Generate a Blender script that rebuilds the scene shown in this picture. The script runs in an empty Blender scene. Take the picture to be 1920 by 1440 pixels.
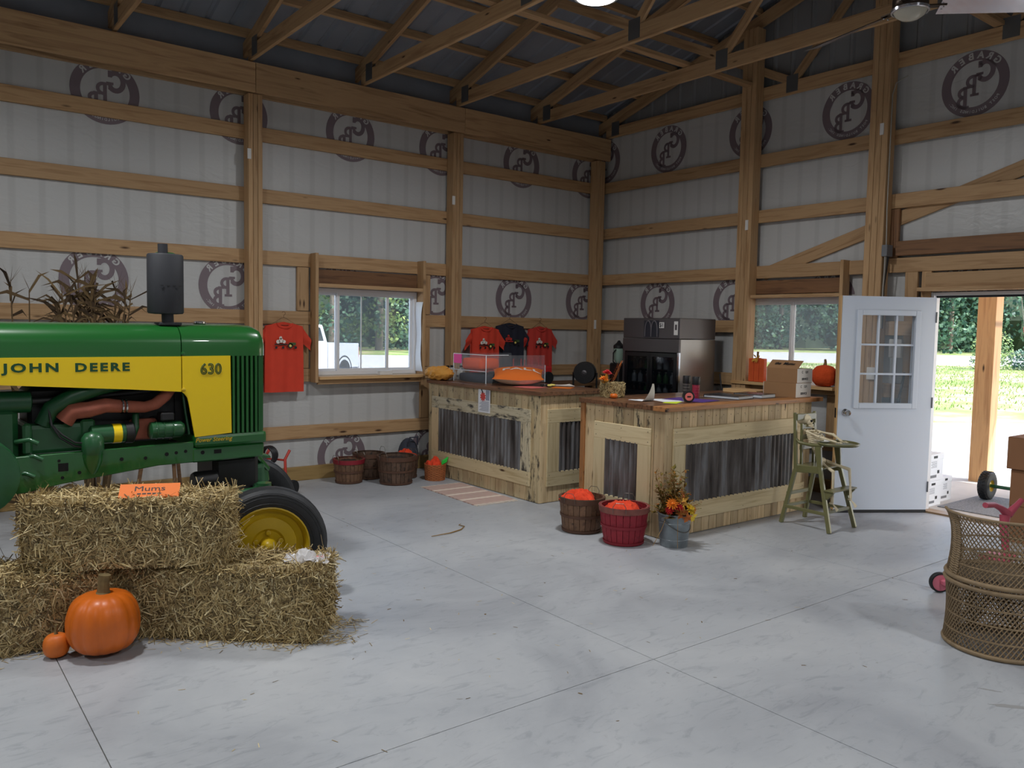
import bpy, bmesh, math, random
from mathutils import Vector as V, Matrix as Mx, noise as mnoise
R = random.Random(7)
SC = bpy.context.scene
COL = SC.collection
rad = math.radians

# ------------------------------------------------------------------ camera, sky, sun, exposure
cam = bpy.data.cameras.new('camera')
cam.sensor_width = 36.0
cam.lens = 1521.44 / 1920 * 36
cam.clip_end = 500
co = bpy.data.objects.new('camera', cam)
COL.objects.link(co)
r_, d_, f_ = (0.79124445, -0.61122159, 0.01844978), (-0.02719289, -0.06531146, -0.99749434), (0.61089506, 0.78876016, -0.06829821)
co.matrix_world = Mx(((r_[0], -d_[0], -f_[0], 0), (r_[1], -d_[1], -f_[1], 0), (r_[2], -d_[2], -f_[2], 1.675), (0, 0, 0, 1)))
SC.camera = co

w = bpy.data.worlds.new('sky')
SC.world = w
w.use_nodes = True
wn = w.node_tree
sky = wn.nodes.new('ShaderNodeTexSky')
sky.sky_type = 'NISHITA'
sky.sun_disc = False
sky.sun_elevation = rad(48)
sky.sun_rotation = rad(150)
sky.air_density = 1.2
sky.dust_density = 2.0
bg = wn.nodes['Background']
wn.links.new(sky.outputs[0], bg.inputs[0])
bg.inputs[1].default_value = 0.62

sun = bpy.data.lights.new('sun', 'SUN')
sun.energy = 8.5
sun.angle = rad(0.8)
sun.color = (.92, .96, 1.0)
so = bpy.data.objects.new('sun', sun)
COL.objects.link(so)
so.rotation_euler = V((-0.45, 0.80, -1.0)).to_track_quat('-Z', 'Y').to_euler()
LAMP_W = 64.0

SC.view_settings.view_transform = 'Standard'
SC.view_settings.look = 'None'
SC.view_settings.gamma = 1.0
SC.view_settings.use_curve_mapping = False
SC.view_settings.exposure = 0.0

# ------------------------------------------------------------------ helpers
def lin(*c):
    return tuple(((x / 255) / 12.92 if x / 255 <= .04045 else ((x / 255 + .055) / 1.055) ** 2.4) for x in c) + (1,)

MAT = {}
def mat_new(name):
    m = bpy.data.materials.new(name)
    m.use_nodes = True
    MAT[name] = m
    nt = m.node_tree
    return m, nt, nt.nodes['Principled BSDF']
def N(nt, t, **kw):
    n = nt.nodes.new(t)
    for k, v in kw.items():
        if k.startswith('i_'):
            n.inputs[int(k[2:])].default_value = v
        else:
            setattr(n, k, v)
    return n
def ramp(nt, stops):
    n = nt.nodes.new('ShaderNodeValToRGB')
    e = n.color_ramp.elements
    while len(e) > 1:
        e.remove(e[-1])
    e[0].position, e[0].color = stops[0]
    for p, c in stops[1:]:
        x = e.new(p)
        x.color = c
    return n
def plain(name, c, rough=.5, metal=0, coat=0, noise=0, nscale=8, alpha=None, bump=0, spec=None):
    m, nt, b = mat_new(name)
    c = lin(*c)
    b.inputs['Base Color'].default_value = c
    b.inputs['Roughness'].default_value = rough
    b.inputs['Metallic'].default_value = metal
    b.inputs['Coat Weight'].default_value = coat
    if spec is not None:
        b.inputs['Specular IOR Level'].default_value = spec
    if noise or bump:
        tc = N(nt, 'ShaderNodeTexCoord')
        nz = N(nt, 'ShaderNodeTexNoise')
        nz.inputs['Scale'].default_value = nscale
        nz.inputs['Detail'].default_value = 5
        nt.links.new(tc.outputs['Object'], nz.inputs['Vector'])
        if noise:
            k = 1 - noise
            rp = ramp(nt, [(.25, (c[0] * k, c[1] * k, c[2] * k, 1)), (.75, tuple(min(1, x * (1 + noise * .5)) for x in c[:3]) + (1,))])
            nt.links.new(nz.outputs[0], rp.inputs[0])
            nt.links.new(rp.outputs[0], b.inputs['Base Color'])
        if bump:
            bp = N(nt, 'ShaderNodeBump')
            bp.inputs['Strength'].default_value = bump
            bp.inputs['Distance'].default_value = .02
            nt.links.new(nz.outputs[0], bp.inputs['Height'])
            nt.links.new(bp.outputs[0], b.inputs['Normal'])
    return m
def wood(name, light, dark, knot=(70, 42, 20), stain=None, stain_amt=0, rough=.65, vary=.18, scale=1.0, knots=1.0):
    m, nt, b = mat_new(name)
    L, D, K = lin(*light), lin(*dark), lin(*knot)
    tc = N(nt, 'ShaderNodeTexCoord')
    oi = N(nt, 'ShaderNodeObjectInfo')
    mul = N(nt, 'ShaderNodeVectorMath', operation='SCALE')
    comb = N(nt, 'ShaderNodeCombineXYZ')
    for i in range(3):
        nt.links.new(oi.outputs['Random'], comb.inputs[i])
    nt.links.new(comb.outputs[0], mul.inputs[0])
    mul.inputs['Scale'].default_value = 37.0
    add = N(nt, 'ShaderNodeVectorMath', operation='ADD')
    nt.links.new(tc.outputs['Object'], add.inputs[0])
    nt.links.new(mul.outputs[0], add.inputs[1])
    mp = N(nt, 'ShaderNodeMapping')
    mp.inputs['Scale'].default_value = (1.1 * scale, 16 * scale, 16 * scale)
    nt.links.new(add.outputs[0], mp.inputs[0])
    nz = N(nt, 'ShaderNodeTexNoise')
    nz.inputs['Scale'].default_value = 1.6
    nz.inputs['Detail'].default_value = 6
    nz.inputs['Distortion'].default_value = .8
    nt.links.new(mp.outputs[0], nz.inputs['Vector'])
    rp = ramp(nt, [(.3, D), (.52, L), (.7, tuple((a + 2 * c) / 3 for a, c in zip(D, L)))])
    nt.links.new(nz.outputs[0], rp.inputs[0])
    col = rp.outputs[0]
    if knots:
        mk = N(nt, 'ShaderNodeMapping')
        mk.inputs['Scale'].default_value = (2.0 * scale, 7.5 * scale, .001)
        nt.links.new(add.outputs[0], mk.inputs[0])
        vo = N(nt, 'ShaderNodeTexVoronoi')
        vo.inputs['Scale'].default_value = 1.0
        nt.links.new(mk.outputs[0], vo.inputs['Vector'])
        kr = ramp(nt, [(.05 * knots, (1, 1, 1, 1)), (.12 * knots, (0, 0, 0, 1))])
        nt.links.new(vo.outputs['Distance'], kr.inputs[0])
        mx = N(nt, 'ShaderNodeMixRGB')
        nt.links.new(kr.outputs[0], mx.inputs[0])
        nt.links.new(col, mx.inputs[1])
        mx.inputs[2].default_value = K
        col = mx.outputs[0]
    if stain:
        ms = N(nt, 'ShaderNodeMapping')
        ms.inputs['Scale'].default_value = (4, 11, 11)
        nt.links.new(add.outputs[0], ms.inputs[0])
        ns = N(nt, 'ShaderNodeTexNoise')
        ns.inputs['Scale'].default_value = 1.5
        ns.inputs['Detail'].default_value = 7
        ns.inputs['Roughness'].default_value = .65
        nt.links.new(ms.outputs[0], ns.inputs['Vector'])
        sr = ramp(nt, [(.66 - stain_amt * .2, (0, 0, 0, 1)), (.74 - stain_amt * .16, (1, 1, 1, 1))])
        nt.links.new(ns.outputs[0], sr.inputs[0])
        m2 = N(nt, 'ShaderNodeMixRGB')
        nt.links.new(sr.outputs[0], m2.inputs[0])
        nt.links.new(col, m2.inputs[1])
        m2.inputs[2].default_value = lin(*stain)
        col = m2.outputs[0]
    hv = N(nt, 'ShaderNodeHueSaturation')
    mr = N(nt, 'ShaderNodeMapRange')
    mr.inputs[3].default_value = 1 - vary
    mr.inputs[4].default_value = 1 + vary * .7
    nt.links.new(oi.outputs['Random'], mr.inputs[0])
    nt.links.new(mr.outputs[0], hv.inputs['Value'])
    nt.links.new(col, hv.inputs['Color'])
    nt.links.new(hv.outputs[0], b.inputs['Base Color'])
    b.inputs['Roughness'].default_value = rough
    return m
def island(name, stops, rough=.6, translucent=0, spec=.3):
    """colour picked per loose piece of the mesh (straw, leaves)"""
    m, nt, b = mat_new(name)
    g = N(nt, 'ShaderNodeNewGeometry')
    rp = ramp(nt, [(p, lin(*c)) for p, c in stops])
    nt.links.new(g.outputs['Random Per Island'], rp.inputs[0])
    nt.links.new(rp.outputs[0], b.inputs['Base Color'])
    b.inputs['Roughness'].default_value = rough
    b.inputs['Specular IOR Level'].default_value = spec
    if translucent:
        b.inputs['Subsurface Weight'].default_value = 0
        tr = N(nt, 'ShaderNodeBsdfTranslucent')
        nt.links.new(rp.outputs[0], tr.inputs[0])
        ms = N(nt, 'ShaderNodeMixShader', i_0=translucent)
        nt.links.new(b.outputs[0], ms.inputs[1])
        nt.links.new(tr.outputs[0], ms.inputs[2])
        nt.links.new(ms.outputs[0], nt.nodes['Material Output'].inputs[0])
    return m
def see_through(name, c, clear, rough=.05, spec=.5):
    """clear sheet: mostly straight transmission, some surface sheen and dust"""
    m, nt, b = mat_new(name)
    b.inputs['Base Color'].default_value = lin(*c)
    b.inputs['Roughness'].default_value = rough
    b.inputs['Specular IOR Level'].default_value = spec
    tr = N(nt, 'ShaderNodeBsdfTransparent')
    ms = N(nt, 'ShaderNodeMixShader', i_0=clear)
    nt.links.new(b.outputs[0], ms.inputs[1])
    nt.links.new(tr.outputs[0], ms.inputs[2])
    nt.links.new(ms.outputs[0], nt.nodes['Material Output'].inputs[0])
    return m
def glow(name, c, s):
    m, nt, b = mat_new(name)
    b.inputs['Emission Color'].default_value = lin(*c)
    b.inputs['Emission Strength'].default_value = s
    return m

LOC = {}
def raw(name, data, parent=None, M=None):
    o = bpy.data.objects.new(name, data)
    COL.objects.link(o)
    M = M or Mx.Identity(4)
    if parent is not None:
        o.parent = parent
        base = LOC.get(parent.name)
        LOC[o.name] = M
        o.matrix_basis = (base.inverted() @ M) if base is not None else M
    else:
        o.matrix_basis = M
    return o
def tag(o, label=None, cat=None, group=None, kind=None):
    if label: o['label'] = label
    if cat: o['category'] = cat
    if group: o['group'] = group
    if kind: o['kind'] = kind
    return o
def thing(name, label, cat, loc=(0, 0, 0), rz=0, group=None, kind=None):
    o = raw(name, None, None, Mx.Translation(V(loc)) @ Mx.Rotation(rz, 4, 'Z'))
    return tag(o, label, cat, group, kind)
def struct(name, loc=(0, 0, 0)):
    o = raw(name, None, None, Mx.Translation(V(loc)))
    o['kind'] = 'structure'
    return o

class MB:
    def __init__(s):
        s.v, s.f = [], []
    def add(s, vs, fs):
        n = len(s.v)
        s.v += [tuple(p) for p in vs]
        s.f += [tuple(i + n for i in q) for q in fs]
        return s
    def hexa(s, p):
        return s.add(p, [(0, 3, 2, 1), (4, 5, 6, 7), (0, 1, 5, 4), (1, 2, 6, 5), (2, 3, 7, 6), (3, 0, 4, 7)])
    def box(s, x0, x1, y0, y1, z0, z1):
        return s.hexa([(x0, y0, z0), (x1, y0, z0), (x1, y1, z0), (x0, y1, z0), (x0, y0, z1), (x1, y0, z1), (x1, y1, z1), (x0, y1, z1)])
    def bar(s, p0, p1, w, h, up=(0, 0, 1), w1=None, h1=None):
        p0, p1 = V(p0), V(p1)
        d = (p1 - p0).normalized()
        up = V(up)
        if abs(d.dot(up.normalized())) > .98:
            up = V((1, 0, 0)) if abs(d.x) < .9 else V((0, 1, 0))
        a = d.cross(up).normalized()
        b = a.cross(d).normalized()
        w1 = w if w1 is None else w1
        h1 = h if h1 is None else h1
        q = [p0 + a * x * w / 2 + b * y * h / 2 for x, y in ((-1, -1), (1, -1), (1, 1), (-1, 1))]
        q += [p1 + a * x * w1 / 2 + b * y * h1 / 2 for x, y in ((-1, -1), (1, -1), (1, 1), (-1, 1))]
        return s.hexa(q)
    def tube(s, pts, r, n=8, cap=True, sy=1.0, closed=False):
        pts = [V(p) for p in pts]
        rs = r if isinstance(r, (list, tuple)) else [r] * len(pts)
        base = len(s.v)
        d0 = (pts[1] - pts[0]).normalized()
        a = d0.orthogonal().normalized()
        m = len(pts)
        for i, p in enumerate(pts):
            if closed:
                d = (pts[(i + 1) % m] - pts[i - 1]).normalized()
            else:
                d = (pts[min(i + 1, m - 1)] - pts[max(i - 1, 0)]).normalized()
            a = (a - d * a.dot(d)).normalized()
            b = d.cross(a)
            for k in range(n):
                t = 2 * math.pi * k / n
                s.v.append(tuple(p + (a * math.cos(t) + b * math.sin(t) * sy) * rs[i]))
        for i in range(m if closed else m - 1):
            j = (i + 1) % m
            for k in range(n):
                l = (k + 1) % n
                s.f.append((base + i * n + k, base + i * n + l, base + j * n + l, base + j * n + k))
        if cap and not closed:
            s.f.append(tuple(base + k for k in range(n))[::-1])
            s.f.append(tuple(base + (m - 1) * n + k for k in range(n)))
        return s
    def lathe(s, prof, n=24, c=(0, 0, 0), axis='Z', cap=(True, True), a0=0, a1=2 * math.pi, wob=None):
        base = len(s.v)
        full = abs(a1 - a0 - 2 * math.pi) < 1e-6
        m = n if full else n + 1
        for r, z in prof:
            for k in range(m):
                t = a0 + (a1 - a0) * k / n
                rr = r * (wob(t, z) if wob else 1)
                p = (rr * math.cos(t), rr * math.sin(t), z)
                if axis == 'Y': p = (p[0], p[2], p[1])
                if axis == 'X': p = (p[2], p[0], p[1])
                s.v.append((p[0] + c[0], p[1] + c[1], p[2] + c[2]))
        for i in range(len(prof) - 1):
            for k in range(n):
                l = (k + 1) % m
                s.f.append((base + i * m + k, base + i * m + l, base + (i + 1) * m + l, base + (i + 1) * m + k))
        if full:
            if cap[0]: s.f.append(tuple(base + k for k in range(m))[::-1])
            if cap[1]: s.f.append(tuple(base + (len(prof) - 1) * m + k for k in range(m)))
        return s
    def prism(s, poly, h0, h1, axis='Y'):
        """poly in (x,z) for Y, (y,z) for X, (x,y) for Z"""
        def P(a, b, h):
            return (a, h, b) if axis == 'Y' else ((h, a, b) if axis == 'X' else (a, b, h))
        n = len(poly)
        s.add([P(a, b, h0) for a, b in poly] + [P(a, b, h1) for a, b in poly],
              [tuple(range(n))[::-1], tuple(range(n, 2 * n))] + [(i, (i + 1) % n, n + (i + 1) % n, n + i) for i in range(n)])
        return s
    def ball(s, c, r, nu=12, nv=8):
        r = r if isinstance(r, (tuple, list)) else (r, r, r)
        vs = [(c[0], c[1], c[2] - r[2])]
        for j in range(1, nv):
            t = math.pi * j / nv
            for i in range(nu):
                u = 2 * math.pi * i / nu
                vs.append((c[0] + r[0] * math.sin(t) * math.cos(u), c[1] + r[1] * math.sin(t) * math.sin(u), c[2] - r[2] * math.cos(t)))
        vs.append((c[0], c[1], c[2] + r[2]))
        fs = [(0, 1 + (i + 1) % nu, 1 + i) for i in range(nu)]
        for j in range(nv - 2):
            for i in range(nu):
                a = 1 + j * nu
                fs.append((a + i, a + (i + 1) % nu, a + nu + (i + 1) % nu, a + nu + i))
        e = len(vs) - 1
        fs += [(e, e - nu + i, e - nu + (i + 1) % nu) for i in range(nu)]
        return s.add(vs, fs)
    def grid(s, fn, nu, nv):
        b = len(s.v)
        for j in range(nv + 1):
            for i in range(nu + 1):
                s.v.append(tuple(fn(i / nu, j / nv)))
        for j in range(nv):
            for i in range(nu):
                q = b + j * (nu + 1) + i
                s.f.append((q, q + 1, q + nu + 2, q + nu + 1))
        return s
    def xf(s, M, start=0):
        for i in range(start, len(s.v)):
            s.v[i] = tuple(M @ V(s.v[i]))
        return s
    def mesh(s, name, smooth=None, bevel=0, seg=1):
        me = bpy.data.meshes.new(name)
        me.from_pydata(s.v, [], s.f)
        if bevel:
            bm = bmesh.new()
            bm.from_mesh(me)
            bmesh.ops.bevel(bm, geom=[e for e in bm.edges if len(e.link_faces) == 2 and e.calc_face_angle(0) > .6], offset=bevel, segments=seg, affect='EDGES', profile=.6)
            bm.to_mesh(me)
            bm.free()
        if smooth is not None:
            me.polygons.foreach_set('use_smooth', [True] * len(me.polygons))
            if smooth < 180:
                me.set_sharp_from_angle(angle=rad(smooth))
        me.update()
        return me
    def build(s, name, mat, parent=None, M=None, smooth=None, bevel=0, seg=1):
        me = s.mesh(name, smooth, bevel, seg)
        me.materials.append(MAT[mat])
        return raw(name, me, parent, M)

BOARDS = {}
def board(name, p0, p1, w_, t_, mat, parent, side=(0, 0, 1), bevel=.003):
    """one straight board with its grain along its length; w_ runs along side"""
    p0, p1 = V(p0), V(p1)
    L = (p1 - p0).length
    x = (p1 - p0).normalized()
    y = V(side)
    y = (y - x * y.dot(x)).normalized()
    z = x.cross(y)
    key = (round(L, 3), round(w_, 4), round(t_, 4), mat)
    me = BOARDS.get(key)
    if me is None:
        me = MB().box(-L / 2, L / 2, -w_ / 2, w_ / 2, -t_ / 2, t_ / 2).mesh(name, bevel=bevel)
        me.materials.append(MAT[mat])
        BOARDS[key] = me
    m = Mx((x, y, z)).transposed().to_4x4()
    m.translation = (p0 + p1) / 2
    return raw(name, me, parent, m)
def text_mesh(body, size, offset=0, extrude=.0008, outline=0, align='CENTER', space=1.0, sx=1.0, shear=0):
    cu = bpy.data.curves.new('lettering', 'FONT')
    cu.body = body
    cu.size = size
    cu.offset = offset
    cu.align_x = align
    cu.align_y = 'CENTER'
    cu.space_character = space
    cu.shear = shear
    cu.resolution_u = 3
    if outline:
        cu.fill_mode = 'NONE'
        cu.bevel_depth = outline
        cu.bevel_resolution = 0
    else:
        cu.extrude = extrude
    o = bpy.data.objects.new('lettering', cu)
    COL.objects.link(o)
    dg = bpy.context.evaluated_depsgraph_get()
    me = bpy.data.meshes.new_from_object(o.evaluated_get(dg))
    bpy.data.objects.remove(o)
    bpy.data.curves.remove(cu)
    if sx != 1:
        me.transform(Mx.Diagonal((sx, 1, 1, 1)))
    return me
def lettering(name, me, mat, parent, M):
    me.materials.clear()
    me.materials.append(MAT[mat])
    return raw(name, me, parent, M)
def face_m(loc, xdir, ydir):
    """matrix whose local x, y lie along xdir, ydir"""
    x, y = V(xdir).normalized(), V(ydir).normalized()
    m = Mx((x, y, x.cross(y))).transposed().to_4x4()
    m.translation = V(loc)
    return m
def smoothstep(a, b, x):
    t = max(0, min(1, (x - a) / (b - a)))
    return t * t * (3 - 2 * t)

# ------------------------------------------------------------------ materials
wood('pine_framing', (190, 154, 112), (160, 122, 82), vary=.12)
wood('pine_dark', (130, 92, 60), (96, 64, 40))
wood('truss_pine', (190, 154, 112), (152, 116, 80), vary=.14, scale=.8, knots=.6)
wood('treated_skirt', (170, 140, 88), (140, 112, 66))
wood('counter_board', (208, 184, 144), (178, 150, 110), stain=(72, 60, 46), stain_amt=.16, vary=.26)
wood('counter_board_mouldy', (206, 186, 146), (176, 152, 112), stain=(58, 52, 46), stain_amt=.62, vary=.14)
wood('counter_rail', (212, 194, 154), (188, 166, 124), vary=.08)
wood('counter_rail_mouldy', (206, 194, 164), (176, 160, 128), stain=(70, 66, 60), stain_amt=.75, vary=.08)
wood('counter_top', (124, 86, 60), (78, 50, 34), stain=(40, 26, 20), stain_amt=.5, rough=.32, vary=.2)
wood('counter_edge', (176, 120, 70), (130, 84, 46), stain=(40, 24, 16), stain_amt=.3, rough=.5)
wood('light_plank', (214, 176, 126), (190, 146, 96), rough=.4)
wood('porch_post_wood', (214, 168, 118), (186, 138, 92), vary=.05)
wood('basket_stave', (124, 92, 68), (88, 62, 46), stain=(52, 40, 32), stain_amt=.35, vary=.2, knots=.4)
wood('basket_stave_dark', (100, 76, 60), (66, 48, 38), stain=(40, 32, 28), stain_amt=.5, vary=.2, knots=.4)
wood('basket_stave_red', (148, 34, 48), (118, 22, 36), vary=.1, knots=.3, knot=(70, 14, 22))
plain('basket_hoop', (96, 66, 50), .7, noise=.3)
plain('basket_hoop_red', (140, 30, 44), .6, noise=.2)
plain('basket_hoop_faded', (136, 82, 72), .7, noise=.35, nscale=14)
plain('wire', (120, 116, 110), .4, .8)
plain('steel_plate', (120, 122, 124), .45, .7)
plain('galvanised', (140, 148, 152), .42, .55, noise=.25, nscale=10)
plain('white_tag', (228, 226, 222), .5)
plain('ink', (30, 30, 32), .6)
plain('vinyl_white', (226, 226, 228), .4)
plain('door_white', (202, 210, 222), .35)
plain('rubber', (32, 32, 34), .6, noise=.2, nscale=30)
plain('black_plastic', (26, 26, 28), .4)
plain('black_metal', (34, 34, 36), .35, .3)
plain('chrome', (205, 206, 208), .12, 1.0)
plain('concrete_porch', (196, 192, 186), .8, noise=.12, nscale=3)
plain('gravel', (206, 204, 200), .95, noise=.3, nscale=9, bump=.6)
plain('road', (176, 174, 172), .9, noise=.1, nscale=1)
plain('logo_ink', (122, 108, 114), .5)
see_through('window_glass', (170, 186, 198), .86, .03)
see_through('dusty_glass', (186, 200, 212), .70, .25)
see_through('insect_screen', (120, 128, 136), .72, .8, .1)
see_through('acrylic', (225, 232, 238), .94, .03)

m, nt, b = mat_new('house_wrap')          # white woven wrap over ribbed steel
tc = N(nt, 'ShaderNodeTexCoord')
sep = N(nt, 'ShaderNodeSeparateXYZ')
nt.links.new(tc.outputs['Object'], sep.inputs[0])
ad = N(nt, 'ShaderNodeMath', operation='ADD')
nt.links.new(sep.outputs[0], ad.inputs[0]); nt.links.new(sep.outputs[1], ad.inputs[1])
md = N(nt, 'ShaderNodeMath', operation='PINGPONG')
nt.links.new(ad.outputs[0], md.inputs[0]); md.inputs[1].default_value = .1143
rib = ramp(nt, [(.0, (.50, .50, .49, 1)), (.018, (.50, .50, .49, 1)), (.035, (.55, .55, .54, 1)), (1, (.56, .56, .55, 1))])
nt.links.new(md.outputs[0], rib.inputs[0])
nt.links.new(rib.outputs[0], b.inputs['Base Color'])
nz = N(nt, 'ShaderNodeTexNoise')
mp = N(nt, 'ShaderNodeMapping'); mp.inputs['Scale'].default_value = (2.5, 2.5, 5)
mp.inputs['Rotation'].default_value = (0.3, .35, 0)
nt.links.new(tc.outputs['Object'], mp.inputs[0]); nt.links.new(mp.outputs[0], nz.inputs['Vector'])
nz.inputs['Scale'].default_value = 2.2; nz.inputs['Distortion'].default_value = 1.2
bp = N(nt, 'ShaderNodeBump'); bp.inputs['Strength'].default_value = .2; bp.inputs['Distance'].default_value = .02
nt.links.new(nz.outputs[0], bp.inputs['Height']); nt.links.new(bp.outputs[0], b.inputs['Normal'])
b.inputs['Roughness'].default_value = .38

m, nt, b = mat_new('concrete_floor')      # trowelled slab: pale patches, trowel marks, slight polish
tc = N(nt, 'ShaderNodeTexCoord')
n1 = N(nt, 'ShaderNodeTexNoise'); n1.inputs['Scale'].default_value = .9; n1.inputs['Detail'].default_value = 8; n1.inputs['Roughness'].default_value = .62; n1.inputs['Distortion'].default_value = .6
nt.links.new(tc.outputs['Object'], n1.inputs['Vector'])
rp = ramp(nt, [(.28, lin(154, 157, 163)), (.5, lin(175, 178, 182)), (.72, lin(190, 192, 194))])
nt.links.new(n1.outputs[0], rp.inputs[0])
mp = N(nt, 'ShaderNodeMapping'); mp.inputs['Scale'].default_value = (3, 9, 1); mp.inputs['Rotation'].default_value = (0, 0, .75)
nt.links.new(tc.outputs['Object'], mp.inputs[0])
n2 = N(nt, 'ShaderNodeTexNoise'); n2.inputs['Scale'].default_value = 1.4; n2.inputs['Detail'].default_value = 9; n2.inputs['Distortion'].default_value = 1.6; n2.inputs['Roughness'].default_value = .7
nt.links.new(mp.outputs[0], n2.inputs['Vector'])
r2 = ramp(nt, [(.54, (1, 1, 1, 1)), (.66, (.76, .77, .79, 1)), (.74, (.96, .96, .97, 1))])
nt.links.new(n2.outputs[0], r2.inputs[0])
mx = N(nt, 'ShaderNodeMixRGB', blend_type='MULTIPLY', i_0=.85)
nt.links.new(rp.outputs[0], mx.inputs[1]); nt.links.new(r2.outputs[0], mx.inputs[2])
nt.links.new(mx.outputs[0], b.inputs['Base Color'])
rr = N(nt, 'ShaderNodeMapRange'); rr.inputs[3].default_value = .30; rr.inputs[4].default_value = .55
nt.links.new(n1.outputs[0], rr.inputs[0]); nt.links.new(rr.outputs[0], b.inputs['Roughness'])
bp = N(nt, 'ShaderNodeBump'); bp.inputs['Strength'].default_value = .12; bp.inputs['Distance'].default_value = .01
nt.links.new(n2.outputs[0], bp.inputs['Height']); nt.links.new(bp.outputs[0], b.inputs['Normal'])
plain('floor_joint', (112, 108, 102), .9)
plain('roof_steel', (138, 144, 154), .5, .15, noise=.15, nscale=3)
plain('gable_steel', (150, 152, 154), .5, .25, noise=.08, nscale=3)
plain('stain', (120, 120, 118), .6)

# ------------------------------------------------------------------ floor
XL, XR, YL, YB = -5.0, 7.875, 8.24, -4.2       # inside limits of the hall
fl = struct('floor')
MB().box(XL, XR + .03, YB, YL + .05, -.12, -.006).build('slab_base', 'floor_joint', fl)
jx, jy = [-4.24, -1.8, .632, 3.07, 5.48], [-2.7, 2.74]   # sawn joints
xs, ys = [XL] + jx + [XR + .03], [YB] + jy + [YL + .05]
for i in range(len(xs) - 1):
    for j in range(len(ys) - 1):
        g = .0022
        MB().box(xs[i] + g, xs[i + 1] - g, ys[j] + g, ys[j + 1] - g, -.05, 0).build('floor_slab', 'concrete_floor', fl)

# ------------------------------------------------------------------ walls
G = .14                       # girt face height
TOPS = [.595, 1.205, 1.815, 2.425, 3.045, 3.66]
wl = struct('wall_left')
wx0, wx1, wz0, wz1 = 3.645, 4.925, 1.13, 2.07          # window hole
for a in ((XL, wx0, 0, 4.24), (wx1, XR + .05, 0, 4.24), (wx0, wx1, 0, wz0), (wx0, wx1, wz1, 4.24)):
    MB().box(a[0], a[1], YL, YL + .05, a[2], a[3]).build('wrap_sheet', 'house_wrap', wl)
MB().box(XL, XR + .05, YL, YL + .05, 4.24, 4.62).build('eave_panel', 'roof_steel', wl)
board('skirt_board', (XL, 8.22, .075), (7.85, 8.22, .075), .15, .038, 'treated_skirt', wl)
PX = [-4.3, -1.87, .55, 2.97, 5.39, 7.70]
cuts = [XL] + [PX[i] + .01 for i in range(6)] + [7.86]
for t in TOPS:
    for i in range(len(cuts) - 1):
        spans = [(cuts[i], cuts[i + 1])]
        if t in (1.205, 1.815) and i == 4:
            spans = [(cuts[i], wx0 - .005), (wx1 + .005, cuts[i + 1])]
        for x0, x1 in spans:
            board('girt', (x0 + .002, 8.219, t - G / 2), (x1 - .002, 8.219, t - G / 2), G, .038, 'pine_framing', wl)
def post(parent, x, y, along, z1, mat='pine_framing', wdt=.048):
    p = MB().box(-.001, .001, -.001, .001, .2, .21).build('post', mat, parent, Mx.Translation((x, y, 0)))
    for k in (-1, 0, 1):
        dx, dy = (k * wdt, 0) if along == 'X' else (0, k * wdt)
        a = (x + dx, y + dy, .0)
        q = board('ply', a, (a[0], a[1], z1), wdt - .003 if k != 0 else wdt - .003, .138, mat, p, side=(1, 0, 0) if along == 'X' else (0, 1, 0))
    return p
for x in PX:
    post(wl, x, 8.13, 'X', 3.94)
for a, c in ((XL, .55), (.55, 2.96), (2.96, 5.45), (5.45, 7.83)):
    board('header_beam', (a + .002, 8.04, 4.09), (c - .002, 8.04, 4.09), .286, .04, 'truss_pine', wl)
    board('header_beam', (a + .002, 8.215, 4.09), (c - .002, 8.215, 4.09), .286, .04, 'truss_pine', wl)
# framing round the window
for x in (3.625, 4.945):
    board('window_stud', (x, 8.13, 1.06), (x, 8.13, 2.43), .14, .036, 'pine_framing', wl, side=(0, 1, 0))
board('window_header', (3.645, 8.215, 2.195), (4.925, 8.215, 2.195), .15, .038, 'pine_dark', wl)
board('window_header', (3.645, 8.13, 2.095), (4.925, 8.13, 2.095), .14, .038, 'pine_framing', wl, side=(0, 1, 0))
board('window_sill_board', (3.645, 8.115, 1.11), (4.925, 8.115, 1.11), .17, .034, 'light_plank', wl, side=(0, 1, 0))
board('window_apron', (3.645, 8.1, 1.065), (4.925, 8.1, 1.065), .05, .036, 'pine_framing', wl)
board('blocking', (5.05, 8.219, .6), (5.05, 8.219, 1.06), .12, .036, 'pine_framing', wl, side=(1, 0, 0))
for a, c in ((1.21, 1.672), (1.82, 2.28)):
    board('blocking', (5.05, 8.219, a), (5.05, 8.219, c), .12, .036, 'pine_framing', wl, side=(1, 0, 0))
    board('blocking', (3.53, 8.219, a), (3.53, 8.219, c), .13, .036, 'pine_framing', wl, side=(1, 0, 0))
for k in range(3):
    board('backing_board', (3.06, 8.219, 1.135 + .0 + k * .148 + .14), (3.46, 8.219, 1.135 + k * .148 + .14), .146, .034, 'pine_framing', wl)
for x, z in ((2.905, 3.35), (5.325, 3.16)):
    MB().box(x - .018, x + .018, 8.052, 8.0605, z - .05, z + .05).build('post_tag', 'white_tag', wl)
MB().box(7.63, 7.665, 8.052, 8.0605, 1.69, 1.81).build('post_tag', 'white_tag', wl)

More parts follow.
